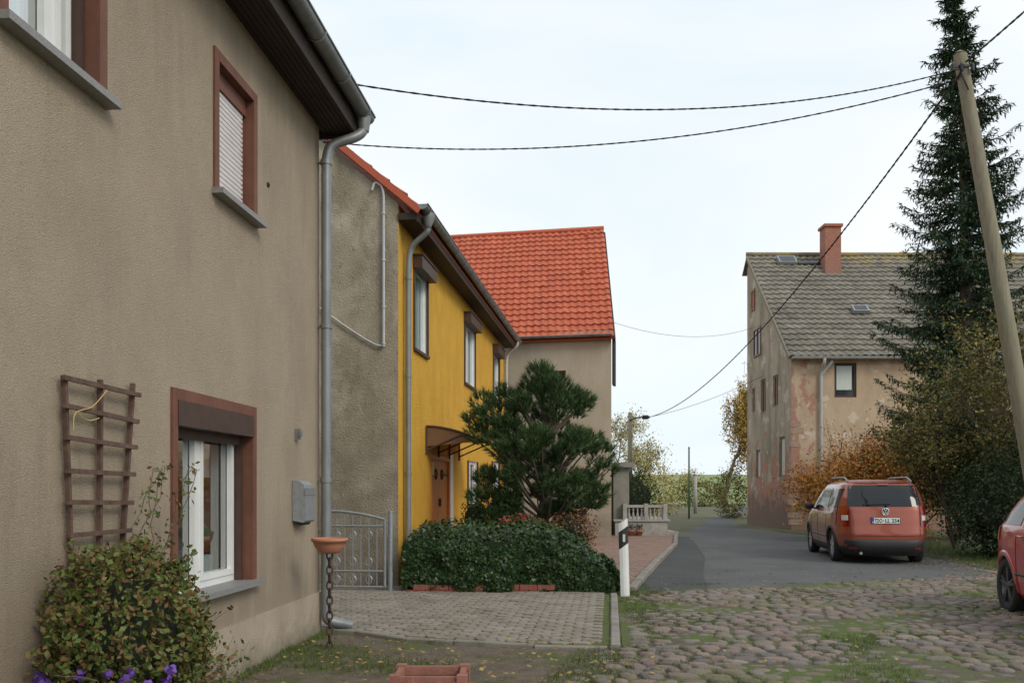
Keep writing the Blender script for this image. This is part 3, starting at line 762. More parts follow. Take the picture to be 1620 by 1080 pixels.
# ================================================================ ivy hedge + garden
r_=root('ivy_hedge',(0,12.9,0),'low dark-green ivy hedge over a red brick edging','hedge')
def hz(x,y):
    b=.80+.07*noise.noise(V((x*1.5,y*1.5,0)))+.04*noise.noise(V((x*5,y*5,2)))
    if x>.4:b-=.5*((x-.4)/.95)**1.6
    if x<-1.35:b-=.12*(-1.35-x)/.15
    return b+.05*(y-12.2)
mb=MB();n=40
for j in range(9):
    for i in range(n+1):
        x=-1.48+2.8*i/n;y=12.32+2.0*j/8
        mb.v.append((x,y,hz(x,y)-.06))
for j in range(8):
    for i in range(n): mb.f.append([j*(n+1)+i,j*(n+1)+i+1,(j+1)*(n+1)+i+1,(j+1)*(n+1)+i]);mb.m.append(0);mb.sm.append(True)
b0=len(mb.v)
for i in range(n+1): x=-1.48+2.8*i/n;mb.v.append((x,12.32,.1))
for i in range(n): mb.f.append([i,i+1,b0+i+1,b0+i]);mb.m.append(0);mb.sm.append(False)
mb.ngon([(1.32,12.32,0),(1.32,14.3,0),(1.32,14.3,hz(1.32,14.3)-.06),(1.32,12.32,hz(1.32,12.32)-.06)])
mb.ngon([(-1.48,12.32,0),(-1.48,14.3,0),(-1.48,14.3,.7),(-1.48,12.32,.7)])
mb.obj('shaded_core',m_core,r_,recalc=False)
lb=MB()
def bulge(x,z):return .12*noise.noise(V((x*2.2,z*2.5,7)))+.07*noise.noise(V((x*6,z*6,7)))
for i in range(15500):
    q=R.random()
    if q<.6:
        x=R.uniform(-1.52,1.42);zt=hz(x,12.2);z=R.uniform((.05+.12*R.random()) if x<-.6 else .02,zt)
        rnd=.18*max(0,(z/zt-.75)/.25)**2
        p=V((x,12.24+rnd-bulge(x,z)-.04*R.random()-.12*max(0,(x-.5))*(1-z/zt),z));nn_=V((0,-1,.2))
    elif q<.88:
        x=R.uniform(-1.5,1.38);y=R.uniform(12.3,14.3);p=V((x,y,hz(x,y)+R.uniform(-.06,.06)+.07*noise.noise(V((x*4,y*4,0)))));nn_=V((0,-.3,1))
    else:
        y=R.uniform(12.25,14.3);z=R.uniform(.03,hz(1.3,y));p=V((1.34+.08*R.random()+.12*(1-z),y,z));nn_=V((1,0,.2))
    leaf(lb,p,.058,.85,0,nn_,1.1)
lb.obj('foliage',l_ivy,r_,recalc=False)
mb=MB()
for i in range(8):
    x=-1.48+i*.245
    for k_ in range(2):
        mb.box(I,x+(.12 if k_ else 0),x+.235+(.12 if k_ else 0),12.2,12.32,.0+k_*.075,.07+k_*.075)
mb.obj('brick_edging',M('edging_brick',(.2,.06,.04),(.3,.1,.07),12,.9,.5,50),r_,recalc=False)
def tuft(mb,p,d,nn,L,w=.008,sp=.9):
    for i in range(nn):
        a=(d+rv()*sp).normalized();b=a.cross(rv()).normalized()*w
        q=p-d*R.random()*.12
        e=q+a*L*R.uniform(.7,1.1)
        mb.add([q-b,q+b,e],[(0,1,2)])
PT=V((.5,15.1,0))
r_=root('pine_tree',PT,'bushy dark-green pine in the front garden behind ivy','pine tree')
tb=MB();lb=MB()
trunk=[PT,PT+V((-.08,0,.6)),PT+V((.05,.03,1.3)),PT+V((.1,0,2.2)),PT+V((.2,0,3.2))]
tb.tube(smoothpts(trunk,4),[.11-.005*i for i in range(17)],8)
lobes=[]
def penv(z):
    pts=[(.85,.8),(1.25,1.05),(1.7,1.22),(2.1,1.25),(2.5,1.12),(2.9,.9),(3.3,.5),(3.62,.15)]
    for i in range(len(pts)-1):
        if pts[i][0]<=z<=pts[i+1][0]:
            f=(z-pts[i][0])/(pts[i+1][0]-pts[i][0]);return pts[i][1]+f*(pts[i+1][1]-pts[i][1])
    return .3
fixed=[(-.5,0,2.95),(-.45,-.2,2.7),(-.15,.1,3.15),(-.6,-.1,2.4),(1.35,0,2.3),(1.5,-.1,2.05),(.55,0,3.4),(.62,-.05,3.25)]
for i in range(100):
    if i<len(fixed):
        fx=fixed[i];c=V((fx[0],PT.y+fx[1],fx[2]));rr=abs(fx[0]-PT.x);z=fx[2]
    else:
        z=R.uniform(.9,3.35)
        rr=penv(z)*R.uniform(.4,1.0);th=R.uniform(0,2*math.pi)
        c=V((PT.x+.03+rr*math.cos(th)+(.1 if z>2.9 else -.05),PT.y+rr*math.sin(th),z+R.uniform(-.1,.1)))
    lobes.append((c,R.uniform(.13,.28)))
    s=PT+V((.05,0,max(.4,z-.5-rr*.3)));tb.tube([s,s.lerp(c,.5)+V((0,0,-.05)),c],[.03,.02,.01],5,cap=False)
for c,rad in lobes:
    n_=int(13+900*rad*rad/2)
    for j in range(n_):
        v=rv();
        if v.z<-.4 and R.random()<.6:v.z=-v.z
        p=c+V((v.x,v.y,v.z*.85))*rad
        d=(v*.7+V((0,0,.8))+ (p-PT-V((0,0,2))).normalized()*.4).normalized()
        tuft(lb,p,d,22,.14,.0065,.7)
tb.obj('trunk',m_bark,r_,recalc=False);lb.obj('crown',l_pine,r_,recalc=False)
def bushball(name,c,rx,ry,rz,lm,n,size,label,cat,flow=None,group=None,core=True,asp=.6):
    c=V(c);r_=root(name,(c.x,c.y,max(0,c.z-rz)),label,cat,group)
    lb=MB()
    for i in range(n):
        v=rv();f=R.uniform(.6,1.05)*(1+.45*noise.noise(v*2.2+c)+.22*noise.noise(v*6+c))
        p=c+V((v.x*rx,v.y*ry,v.z*rz))*f
        if p.z<.03:p.z=.03+R.random()*.1
        leaf(lb,p,size,asp)
    lb.obj('foliage',lm,r_,recalc=False)
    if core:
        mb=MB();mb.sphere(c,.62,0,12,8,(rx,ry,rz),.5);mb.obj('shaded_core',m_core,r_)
    if flow:
        mb=MB()
        for i in range(24):
            v=rv();v.z=abs(v.z);v.y=-abs(v.y);p=c+V((v.x*rx,v.y*ry,v.z*rz))
            for j in range(5):leaf(mb,p+rv()*.015,.045,.8)
        o=mb.obj('flower',flow,r_,recalc=False);o['kind']='stuff'
    return r_
bushball('heather_shrub',(1.0,14.6,.74),.42,.4,.4,l_red,2600,.045,'rusty red heather shrub beside pine','shrub')
bushball('flower_plant',(.15,14.3,.88),.4,.3,.18,l_bush,1500,.05,'green flowering plants behind the ivy hedge','plant',l_redfl)
bushball('flower_plant',(-.65,14.9,.95),.22,.2,.4,l_dark,900,.04,'dark potted shrub beside the wooden door','plant')
bushball('flower_plant',(.5,14.2,.8),.35,.3,.14,l_yg,900,.05,'yellow-green leafy plant behind hedge','plant')
r_=root('terracotta_pot',(-.65,14.9,0),'terracotta pot holding a dark shrub by the door','pot')
mb=MB();mb.lathe(lambda x,y,z:V((-.65+x,14.9+y,z)),[(0,.0),(.14,.0),(.19,.5),(.21,.5),(.21,.58),(.18,.58),(.17,.52),(0,.52)],18);mb.obj('pot_body',m_terra,r_)

# ================================================================ delineator post
r_=root('delineator_post',(1.52,11.9,0),'white roadside delineator post with black band and reflector','road marker')
mb=MB()
def DS(z,e=1,slope=0):
    w=.06*e;d=.05*e
    return [V((1.52+x*w-.03*z,11.9+y*d,z+(slope*(x)))) for x,y in ((-1,-.6),(-.3,-1),(.3,-1),(1,-.6),(.9,1),(-.9,1))]
def ring6(z0,z1,sl0,sl1,mi):
    vs=DS(z0,1.02 if mi else 1,sl0)+DS(z1,1.02 if mi else 1,sl1);mb.add(vs,[(i,(i+1)%6,6+(i+1)%6,6+i) for i in range(6)],mi)
ring6(0,1.03,0,.045,0);mb.ngon(DS(1.03,1,.045),0)
ring6(.70,.93,.045,.045,1)
mb.obj('post_body',[m_post,m_black],r_,recalc=False)
mb=MB();mb.box(lambda a,b,c:V((1.495+a,11.9+b,c)),-.012,.02,-.058,-.05,.76,.86);mb.obj('reflector',m_reflect,r_)

# ================================================================ HOUSE 3 red roof
F3=frame((2.92,26,0),(-.98,.2),(-.2,-.98))
h3=root('red_roof_house',(-1,29,0),'beige house with steep bright red tiled roof','house')
W3=[(1.35,1.75,4.2,5.0),(4.3,5.2,3.9,5.0)]
dv=V((.04,1,0)).normalized()
mb=MB();wall_open(mb,F3,0,9,0,6.15,W3,.12,0,0)
A=F3(0,0,0)
def gp(d,z):return V((A.x+dv.x*d,A.y+dv.y*d,z))
mb.ngon([gp(0,0),gp(9,0),gp(9,6.15),gp(4.5,10.45),gp(0,6.15)],0)
Bq=F3(9,0,0)
mb.ngon([Bq,Bq+dv*9,Bq+dv*9+V((0,0,6.15)),Bq+dv*4.5+V((0,0,10.4)),Bq+V((0,0,6.15))],0)
mb.ngon([gp(9,0),Bq+dv*9,Bq+dv*9+V((0,0,6.15)),gp(9,6.15)],0)
mb.obj('wall',m_beige,h3,recalc=False)
for a,b,c,d in W3:
    mw=MB();mw.ngon([F3(a,-.08,c),F3(b,-.08,c),F3(b,-.08,d),F3(a,-.08,d)]);w=mw.obj('window',m_dglass,h3,recalc=False)
    fr=MB();winframe(fr,F3,a,b,c,d,-.04,.05,.03,((a+b)/2,) if b-a>.6 else ());fr.obj('frame',m_dkbrown,w)
    sl=MB();sl.box(F3,a-.05,b+.05,.0,.06,c-.05,c-.003);sl.obj('sill',m_sill,w)
U3=V((-.98,.2,0)).normalized();W3v=(dv*4.5+V((0,0,4.32))).normalized()
P0=F3(-.06,0,6.12)-W3v*.3
tile_roof(P0,U3,W3v,9.2,6.5,m_rt,'roof',h3,amp=.035,step=.045,tw=.22,th=.31)
mb=MB();Pb=P0+W3v*6.5
mb.tube([Pb+V((0,0,.04)),Pb+U3*9.2+V((0,0,.04))],.08,10)
mb.obj('ridge_tiles',m_rt[0],h3)
mb=MB();mb.ngon([Pb,Pb+U3*9.2,Pb+U3*9.2+dv*4.7-V((0,0,4.4)),Pb+dv*4.7-V((0,0,4.4))],0)
mb.bar(P0+V((.02,-.02,-.1)),P0+W3v*6.4+V((.02,0,-.1)),.05,.12,1)
mb.bar(P0+W3v*6.4+V((.02,0,-.1)),P0+W3v*6.4+dv*4.7-V((0,0,4.5)),.05,.12,1)
mb.obj('rear_roof',[m_rt[0],m_darkwood],h3,recalc=False)
gutter(F3,-.05,9,.3,5.98,.06,m_zinc,h3)
mb=MB();mb.box(F3,-.09,-.02,-.5,.0,4.55,5.9);mb.obj('side_board',m_darkwood,h3)
for q in (P0+W3v*3.6+U3*.8,P0+W3v*6.0+U3*.6):
    mb=MB();mb.bar(q,q+V((0,-.05,.12)),.12,.12);mb.obj('roof_vent',m_rt[2],h3)
r_=root('entrance_terrace',(3.9,28,0),'pale stone terrace with balustrade beside red-roofed house','terrace')
mb=MB();mb.box(I,3.15,4.75,27,30,0,.5);mb.box(I,3.1,4.82,26.95,30.05,.5,.56);mb.box(I,4.75,5.05,27.2,28.4,0,.18);mb.obj('terrace_wall',m_conc,r_)
mb=MB();mb.box(I,3.45,4.75,27.02,27.16,.92,1.0)
for x in (3.45,4.1,4.68): mb.box(I,x-.06,x+.06,27.0,27.18,.56,1.04)
for i in range(9):
    x=3.58+i*.13
    if abs(x-4.1)<.07:continue
    mb.lathe(lambda a,b,c:V((x+a,27.09+b,c)),[(.03,.56),(.03,.6),(.045,.68),(.02,.8),(.035,.88),(.03,.92)],8)
mb.obj('balustrade',m_conc,r_,recalc=False)
mb=MB();mb.box(I,3.12,3.6,27.2,27.9,.56,2.15);mb.box(I,3.05,3.75,27.05,28.1,2.15,2.3);mb.obj('porch_column',layer(M('porch_grey',(.2,.19,.16),(.27,.25,.21),3,.8),(.1,.1,.09),2,.5,.7,amt=.5),r_)
for x in (3.6,3.85):
    rr=root('terracotta_pot',(x,26.8,0),'terracotta pot in front of the pale terrace','pot',group='pots by the terrace')
    mb=MB();mb.lathe(lambda a,b,c:V((x+a,26.8+b,c)),[(0,0),(.08,0),(.11,.2),(.12,.2),(.12,.24),(.1,.24),(.1,.2),(0,.2)],14);mb.obj('pot_body',m_terra,rr)
    lb=MB()
    for i in range(200): leaf(lb,V((x,26.8,.34))+V((R.gauss(0,.06),R.gauss(0,.06),R.gauss(0,.05))),.04)
    lb.obj('foliage',l_dark,rr,recalc=False)
bushball('garden_shrub',(4.3,31.5,1.2),.9,.9,1.2,l_dark,3500,.08,'rounded dark green shrub behind the terrace','shrub')

# ================================================================ HOUSE 4 old right
h4=root('old_farmhouse',(10.1,32,0),'old farmhouse with crumbling plaster and mossy grey tile roof','house')
F5=frame((10.1,32,0),(1,0),(0,-1)); FB=frame((10.1,32,0),(0,1),(-1,0))
W5=[(1.56,2.36,4.8,6.05),(5.2,6.0,4.8,6.05),(1.9,2.7,1.3,2.6),(5.5,6.3,1.3,2.6)]
mb=MB();wall_open(mb,F5,0,12,0,6.55,W5,.15,0,0)
G5=[(3.85,4.9,6.95,8.1),(3.25,3.9,4.55,5.9),(1.6,2.25,4.65,5.85),(4.75,5.2,4.7,5.7),(.75,1.45,1.95,3.45),(4.0,4.65,1.95,3.1),(4.75,5.25,8.95,9.8)]
lo=[q for q in G5 if q[3]<6.5]
wall_open(mb,FB,0,6,0,6.5,lo,.15,1,1)
mb.ngon([FB(0,0,6.5),FB(6,0,6.5),FB(6,0,11.0),FB(5.5,0,11.36)],1)
mb.ngon([FB(6,0,0),FB(6,-12,0),FB(6,-12,11),FB(6,0,11)],1)
mb.ngon([F5(12,0,0),F5(12,-6,0),F5(12,-6,11),F5(12,0,6.5)],1)
mb.obj('wall',[m_oldwall,m_gablewall],h4,recalc=False)
mqs=layer(M('quoin_stone',(.4,.24,.18),(.52,.4,.3),3,.95,.9,25,bdist=.03),(.24,.18,.14),2,.5,.65,amt=.8)
for i in range(12):
    z=.2+i*.24+(.9 if i>7 else 0)
    if i in (2,6,9):continue
    w=R.uniform(.2,.55);mb=MB();mb.box(F5,-.012,w,0,.012,z,z+.2);mb.box(FB,.0,R.uniform(.15,.4),.0,.012,z,z+.2);mb.obj('corner_stone',mqs,h4,recalc=False)
mb_fr=M('brick_surround',(.22,.13,.09),(.3,.2,.15),6,.9);mb_bo=M('boarded_window',(.5,.49,.46),(.58,.56,.52),4,.8);mb_cu=M('pale_curtain',(.55,.62,.56),(.7,.74,.7),6,.9,stretch=(6,1,.5))
for F_,Q,lst in ((F5,'f',W5),(FB,'g',G5)):
    for i,(a,b,c,d) in enumerate(lst):
        oo=-.08 if (Q=='f' or d<6.5) else .012
        mw=MB();mw.box(F_,a,b,oo-.01,oo,c,d)
        bo=(Q=='g' and i in (4,5))
        w=mw.obj('window',mb_bo if bo else (m_brick if (Q=='g' and i==6) else m_dglass),h4,recalc=False)
        fr=MB();winframe(fr,F_,a,b,c,d,oo+.035,.07,.03,((a+b)/2,) if (not bo and Q=='g' and i<6) else ())
        fr.obj('frame',m_dkbrown if Q=='f' else mb_fr,w)
        if Q=='f':
            cu=MB();cu.box(F_,a+.1,a+.65,oo+.0,oo+.006,c+.28,d-.1);cu.obj('curtain',mb_cu,w)
U5=V((1,0,0));W5v=V((0,5.5,4.86)).normalized()
P0=V((9.95,32,6.5))-W5v*.42
tile_roof(P0,U5,W5v,12.3,7.34+.42,m_ot,'roof',h4,amp=.04,step=.05,tw=.28,th=.36)
mb=MB();mb.tube([V((9.93,37.5,11.42)),V((22.2,37.5,11.4))],.1,8);mb.ngon([(9.95,37.5,11.4),(22.2,37.5,11.4),(22.2,38.3,10.7),(9.95,38.3,10.7)]);mb.obj('ridge_tiles',m_ot[1],h4,recalc=False)
mb=MB();mb.bar(P0+V((-.03,0,-.03)),P0+W5v*7.7+V((-.03,0,-.03)),.04,.15);mb.obj('verge_board',m_polewood,h4)
gutter(F5,-.1,12,.42,6.2,.07,m_whitepipe,h4)
mb=MB();mb.tube(smoothpts([F5(1.05,.42,6.15),F5(1.05,.4,6.0),F5(1.05,.12,5.75),F5(1.05,.08,5.5)],4)+[F5(1.05,.08,.4)],.06,8)
mb.tube([F5(1.4,.3,6.1),F5(1.06,.1,5.6)],.05,8);mb.obj('downspout',m_whitepipe,h4,recalc=False)
mb=MB();mb.box(I,12.85,13.5,36.3,36.95,9.9,12.35);mb.box(I,12.79,13.56,36.23,37.02,12.25,12.36)
for k_ in range(28):
    z=10.1+k_*.08;mb.box(I,12.843,13.507,36.293,36.957,z,z+.012,1)
mb.obj('chimney',[m_brick,m_conc],h4,recalc=False)
for (u,w_,sx,sy,dk) in ((1.15,6.85,.75,.55,0),(3.1,2.9,.6,.42,0),(2.0,6.9,1.2,.25,1)):
    mb=MB();Nn=U5.cross(W5v);F=lambda a,b,c:P0+U5*a+W5v*b+Nn*c
    mb.box(F,u,u+sx,w_,w_+sy,.06,.2 if not dk else .1,1 if dk else 0);mb.box(F,u+.07,u+sx-.07,w_+.07,w_+sy-.07,.2 if not dk else .1,.215 if not dk else .11,1);mb.obj('roof_hatch',[m_galv,m_dglass],h4,recalc=False)

# ================================================================ utility pole, cables, lamp
PB=V((7.94,13,0));PTp=V((6.58,13,7.85))
r_=root('utility_pole',PB,'leaning weathered wooden utility pole with overhead cables','utility pole')
mb=MB();mb.tube([PB,PB.lerp(PTp,.5),PTp],[.135,.115,.09],14);mb.tube([PTp,PTp+V((0,0,.05))],[.1,.02],14);mb.obj('pole_shaft',m_polewood,r_,recalc=False)
mb=MB();q=PB.lerp(PTp,.97);mb.bar(q+V((-.22,-.1,0)),q+V((.1,-.1,.02)),.03,.03)
for dx in (-.2,-.08,.08):mb.lathe(lambda a,b,c:q+V((dx+a,-.12+b,c)),[(.02,-.08),(.035,-.05),(.02,-.02),(.035,.01),(.01,.05)],8)
mb.tube([q+V((-.1,-.1,.0)),q+V((-.05,-.14,-.2)),q+V((0.02,-.13,-.35))],.015,6)
mb.obj('insulator_bracket',m_iron,r_,recalc=False)
q=PB.lerp(PTp,.965)+V((-.12,-.12,0))
def cable(p,e,sag,r,label,twist=True):
    p=V(p);e=V(e);rt=root('overhead_cable',p,label,'cable','overhead cables along the street')
    n=40;mb=MB();pts=[]
    for i in range(n+1):
        f=i/n;pts.append(p.lerp(e,f)+V((0,0,-4*sag*f*(1-f))))
    if twist:
        L=(e-p).length;n=int(L*11)
        d=(e-p).normalized();a=d.cross(V((0,0,1))).normalized()
        for ph in (0,math.pi):
            ps=[]
            for i in range(n+1):
                f=i/n;t=f*L*2*math.pi/.32+ph
                ps.append(p.lerp(e,f)+V((0,0,-4*sag*f*(1-f)))+(a*math.cos(t)+V((0,0,1))*math.sin(t))*r*.4)
            mb.tube(ps,r*.62,4)
    else: mb.tube(pts,r,5)
    mb.obj('cable_strand',m_cable,rt,recalc=False)
cable(q,(-1.72,9.3,5.72),.42,.0115,'black twisted cable from pole to beige house')
cable(q+V((0,0,-.15)),FG(1.15,.03,6.72),.45,.012,'black twisted cable from pole to yellow house')
cable(q+V((.03,0,-.05)),(5.95,40,4.7),1.1,.019,'black cable from pole down to the street lamp')
cable(q+V((.1,0,.1)),(6.75,3,7.9),.15,.017,'black twisted cable leading off the pole top')
cable((2.9,26,6.4),(10.05,34,8.0),.55,.006,'thin wire between red-roofed house and farmhouse',False)
cable((5.95,40,4.7),(10.0,35.5,6.0),.2,.009,'thin cable from street lamp to old farmhouse',False)
r_=root('street_lamp',(5.34,40,0),'old wooden street lamp post with short arm','street lamp')
mb=MB();mb.tube([(5.34,40,0),(5.34,40,4.95)],[.12,.09],10);mb.obj('lamp_post',m_polewood,r_)
mb=MB();mb.tube([(5.3,39.9,4.6),(5.6,39.8,4.7),(5.85,39.7,4.72)],.03,6);mb.lathe(lambda a,b,c:V((5.98+c,39.7+a,4.72+b)),[(.0,-.16),(.09,-.12),(.1,.1),(.04,.2),(0,.2)],10);mb.obj('lamp_head',m_black,r_,recalc=False)
mb=MB();mb.bar((5.2,40,4.75),(5.5,40,4.75),.06,.06);mb.obj('cross_arm',m_zinc,r_)
for x,y,hh,rad,m,lb_ in ((9.0,45,3.6,.05,M('green_post',(.1,.16,.1),rough=.7),'thin green metal post beside the lane'),(11.4,55,2.4,.13,m_conc,'pale concrete post at lane edge')):
    r_=root('lane_post',(x,y,0),lb_,'post');mb=MB();mb.tube([(x,y,0),(x,y,hh)],[rad,rad*.8],8);mb.tube([(x,y,hh),(x,y,hh+.06)],[rad*1.1,rad*.3],8);mb.obj('post_shaft',m,r_)

# ================================================================ trees
SP=V((13.25,26,0))
r_=root('spruce_tree',SP,'tall dark green spruce towering beside old farmhouse','spruce tree')
tb=MB();lb=MB();H=16.5
tb.tube([SP,SP+V((.1,0,6)),SP+V((0,0,12)),SP+V((-.35,0,H))],[.26,.19,.1,.02],10)
z=1.6
def spray(p,d,L,w):
    b=d.cross(V((0,0,1)))
    if b.length<.1:b=V((1,0,0))
    b=(b.normalized()+rv()*.6).normalized()*w
    e=p+d*L;m_=p+d*L*.45+V((0,0,.01))
    lb.add([p,m_+b,e,m_-b],[(0,1,2,3)])
while z<H-.25:
    f=(z/H);Rz=(3.0*(1-f)**.78+.06)*R.uniform(.75,1.15)
    nb=int(7+4*(1-f)) 
    sx=-.35*max(0,(z-12)/(H-12))
    for j in range(nb):
        th=R.uniform(0,2*math.pi);Lb=Rz*R.uniform(.45,1.15)
        d=V((math.cos(th),math.sin(th),.0));s=SP+V((sx,0,z+R.uniform(-.12,.12)))
        n=max(5,int(Lb*9));pts=[]
        drp=R.uniform(.2,.5)
        for i in range(n+1):
            u=i/n;zz=.12*u*Lb-drp*Lb*u+.34*Lb*u**3
            pts.append(s+d*(Lb*u)+V((0,0,zz)))
        ss_=pts[::max(1,n//4)]
        tb.tube(ss_,[max(.004,.03-.006*q_) for q_ in range(len(ss_))],3,cap=False)
        side=V((-d.y,d.x,0))
        for i in range(1,n+1):
            u=i/n;wl=(.42*(1-u)+.16)*min(1,Lb/1.0)
            for sgn in (-1,1):
                p=pts[i]+V((R.uniform(-.03,.03),R.uniform(-.03,.03),0))
                dd=(d*.7+side*sgn*R.uniform(.5,1.1)+V((0,0,R.uniform(-.6,.05)))).normalized()
                L2=wl*R.uniform(.7,1.2);spray(p,dd,L2,.032)
                for q_ in range(4):
                    pp=p+dd*L2*(.15+.25*q_);spray(pp,(dd*.4+rv()*.7+V((0,0,-.45))).normalized(),R.uniform(.1,.22),.023)
            spray(pts[i],(d+V((0,0,R.uniform(-.1,.4)))).normalized(),.22,.03)
    z+=.30*(1-.35*f)
for i in range(40): spray(SP+V((-.35,0,H-.02-i*.03)),(rv()+V((0,0,1.2))).normalized(),.14+.008*i,.02)
tb.obj('trunk',m_bark,r_,recalc=False);lb.obj('crown',l_spruce,r_,recalc=False)

bg='autumn trees beyond the village'
tree('birch_tree',(14.9,62,0),11.6,'weeping golden birch standing behind old farmhouse','birch tree',l_birch,24000,.16,r=.16,depth=4,droop=.0,spread=.62,nch=4,sc=.7,hang=.5,first=.33,up=.09)
tree('bare_tree',(6.9,55,0),8.4,'nearly bare tree with sparse yellow-green leaves','tree',l_olive,4200,.13,r=.12,depth=5,spread=.6,nch=3,sc=.45,first=.29,up=.07,group=bg,twm=m_twig)
tree('bare_tree',(8.8,60,0),7.8,'nearly bare tree with sparse yellow leaves','tree',l_olive,4200,.13,r=.1,depth=5,spread=.6,nch=3,sc=.5,first=.28,up=.06,group=bg,twm=m_twig)
tree('bare_tree',(14,84,0),6,'small bare tree beside the lane','tree',l_olive,900,.15,r=.1,depth=5,spread=.6,nch=3,sc=.4,first=.27,up=.04,group=bg,twm=m_twig)
tree('bare_tree',(18.2,88,0),5,'small bare tree beside the lane','tree',l_olive,700,.15,r=.08,depth=5,spread=.6,nch=3,sc=.4,first=.27,up=.04,group=bg,twm=m_twig)
bushball('golden_shrub',(8.2,52,1.2),1.8,1.4,1.5,l_olive,2600,.16,'golden autumn shrub beside the lane','shrub',core=False)
bushball('golden_shrub',(11.4,46,1.2),.8,1.4,1.5,l_yg,2600,.12,'green-yellow shrub beside the old farmhouse','shrub',core=False)
bushball('golden_shrub',(16.5,78,1.2),2.6,1.4,1.3,l_yg,2600,.2,'green-yellow shrub at the lane bend','shrub',core=False)
tree('tall_shrub',(11.2,18.6,0),5.6,'tall tangled shrub with sparse yellow-green leaves','shrub',l_yg,15000,.08,r=.035,depth=4,spread=.55,nch=3,sc=.22,stems=12,first=.34,up=.03,lean=.09,twm=m_twig)
tree('tall_shrub',(10.6,21.2,0),4.6,'dense shrub with green and yellow leaves','shrub',l_yg,9000,.08,r=.03,depth=4,spread=.6,nch=3,sc=.22,stems=8,first=.32,up=.02,lean=.07,twm=m_twig)
bushball('dark_hedge_shrub',(10.6,18.7,1.1),1.25,1.5,1.35,l_dark,15000,.075,'dark evergreen shrub beside parked orange car','shrub')
bushball('dark_hedge_shrub',(11.1,21.8,2.5),1.35,1.5,1.9,l_dark,14000,.08,'dark evergreen shrub beneath the spruce','shrub')
tree('orange_shrub',(10.3,25.5,0),3.4,'rust-orange autumn shrub in front of old farmhouse','shrub',l_orange,16000,.085,r=.025,depth=3,spread=.7,nch=4,sc=.26,stems=12,first=.36,up=0,lean=.12,twm=m_twig)
tree('orange_shrub',(11.9,26.2,0),3.5,'rust-orange autumn shrub in front of old farmhouse','shrub',l_orange,12000,.085,r=.025,depth=3,spread=.7,nch=4,sc=.26,stems=9,first=.36,up=0,lean=.11,twm=m_twig)
tree('climbing_shrub',(12.0,31.2,0),5.0,'bare twiggy climber on the crumbling facade','shrub',l_orange,350,.08,r=.03,depth=4,spread=.55,nch=3,sc=.1,stems=5,first=.3,up=.02,lean=.07,twm=m_twig)

# ground cover
mb=MB()
def grass(x,y,h,n=7,z=.01):
    for i in range(n):
        p=V((x+R.gauss(0,.025),y+R.gauss(0,.025),z));d=(V((0,0,1))+rv()*.7).normalized();b=V((R.uniform(-1,1),R.uniform(-1,1),0)).normalized()*.0026
        e=p+d*h*R.uniform(.4,1.3);mb.add([p-b,p+b,e],[(0,1,2)])
c=0
while c<6800:
    x=R.uniform(-2.3,8);y=R.uniform(5.4,13.5)
    pat=noise.noise(V((x*.9,y*.9,4)))
    if x<1.3 and y>8.1:
        if R.random()>.12 or y>12.2:continue
        grass(x,y,.022,5,.045);c+=1;continue
    if pat>.08+R.random()*.35 or (x>cobx0(y)-.1 and x<cobx0(y)+.5 and R.random()<.7):
        grass(x,y,.03 if x>1 else .045,8,.028);c+=1
    elif R.random()<.002:c+=1
for i in range(1900):
    x=R.uniform(8.5,11.5);y=R.uniform(14.8,24);
    if x<8.6+.12*(y-15)+R.random()*.4:continue
    grass(x,y,.13,8,.01)
for i in range(260):
    f=R.random();x=1.6+.5*R.random();y=12.2+R.uniform(-.3,.15);grass(x,y,.06,7,.02)
for i in range(420):
    p=F1(R.uniform(0,3.6),.06+abs(R.gauss(0,.06)),0);grass(p.x,p.y,.05,7,.01)
o=mb.obj('grass',l_grass,recalc=False);o['kind']='stuff';o['label']='short grass and moss tufts between stones';o['category']='grass'
mb=MB()
for i in range(1900):
    q_=R.random()
    if q_<.55:x=8.6+R.gauss(0,.7);y=R.uniform(13.6,21)
    elif q_<.8:x=R.uniform(1.5,8);y=R.uniform(7,16)
    else:x=R.uniform(-1.9,1.2);y=R.uniform(6,8.4)
    leaf(mb,V((x,y,.06 if y<yb(x) else .02)),.05,.7,0,V((0,0,1)),3)
o=mb.obj('fallen_leaves',l_litter,recalc=False);o['kind']='stuff';o['label']='scattered fallen autumn leaves on the street';o['category']='leaves'

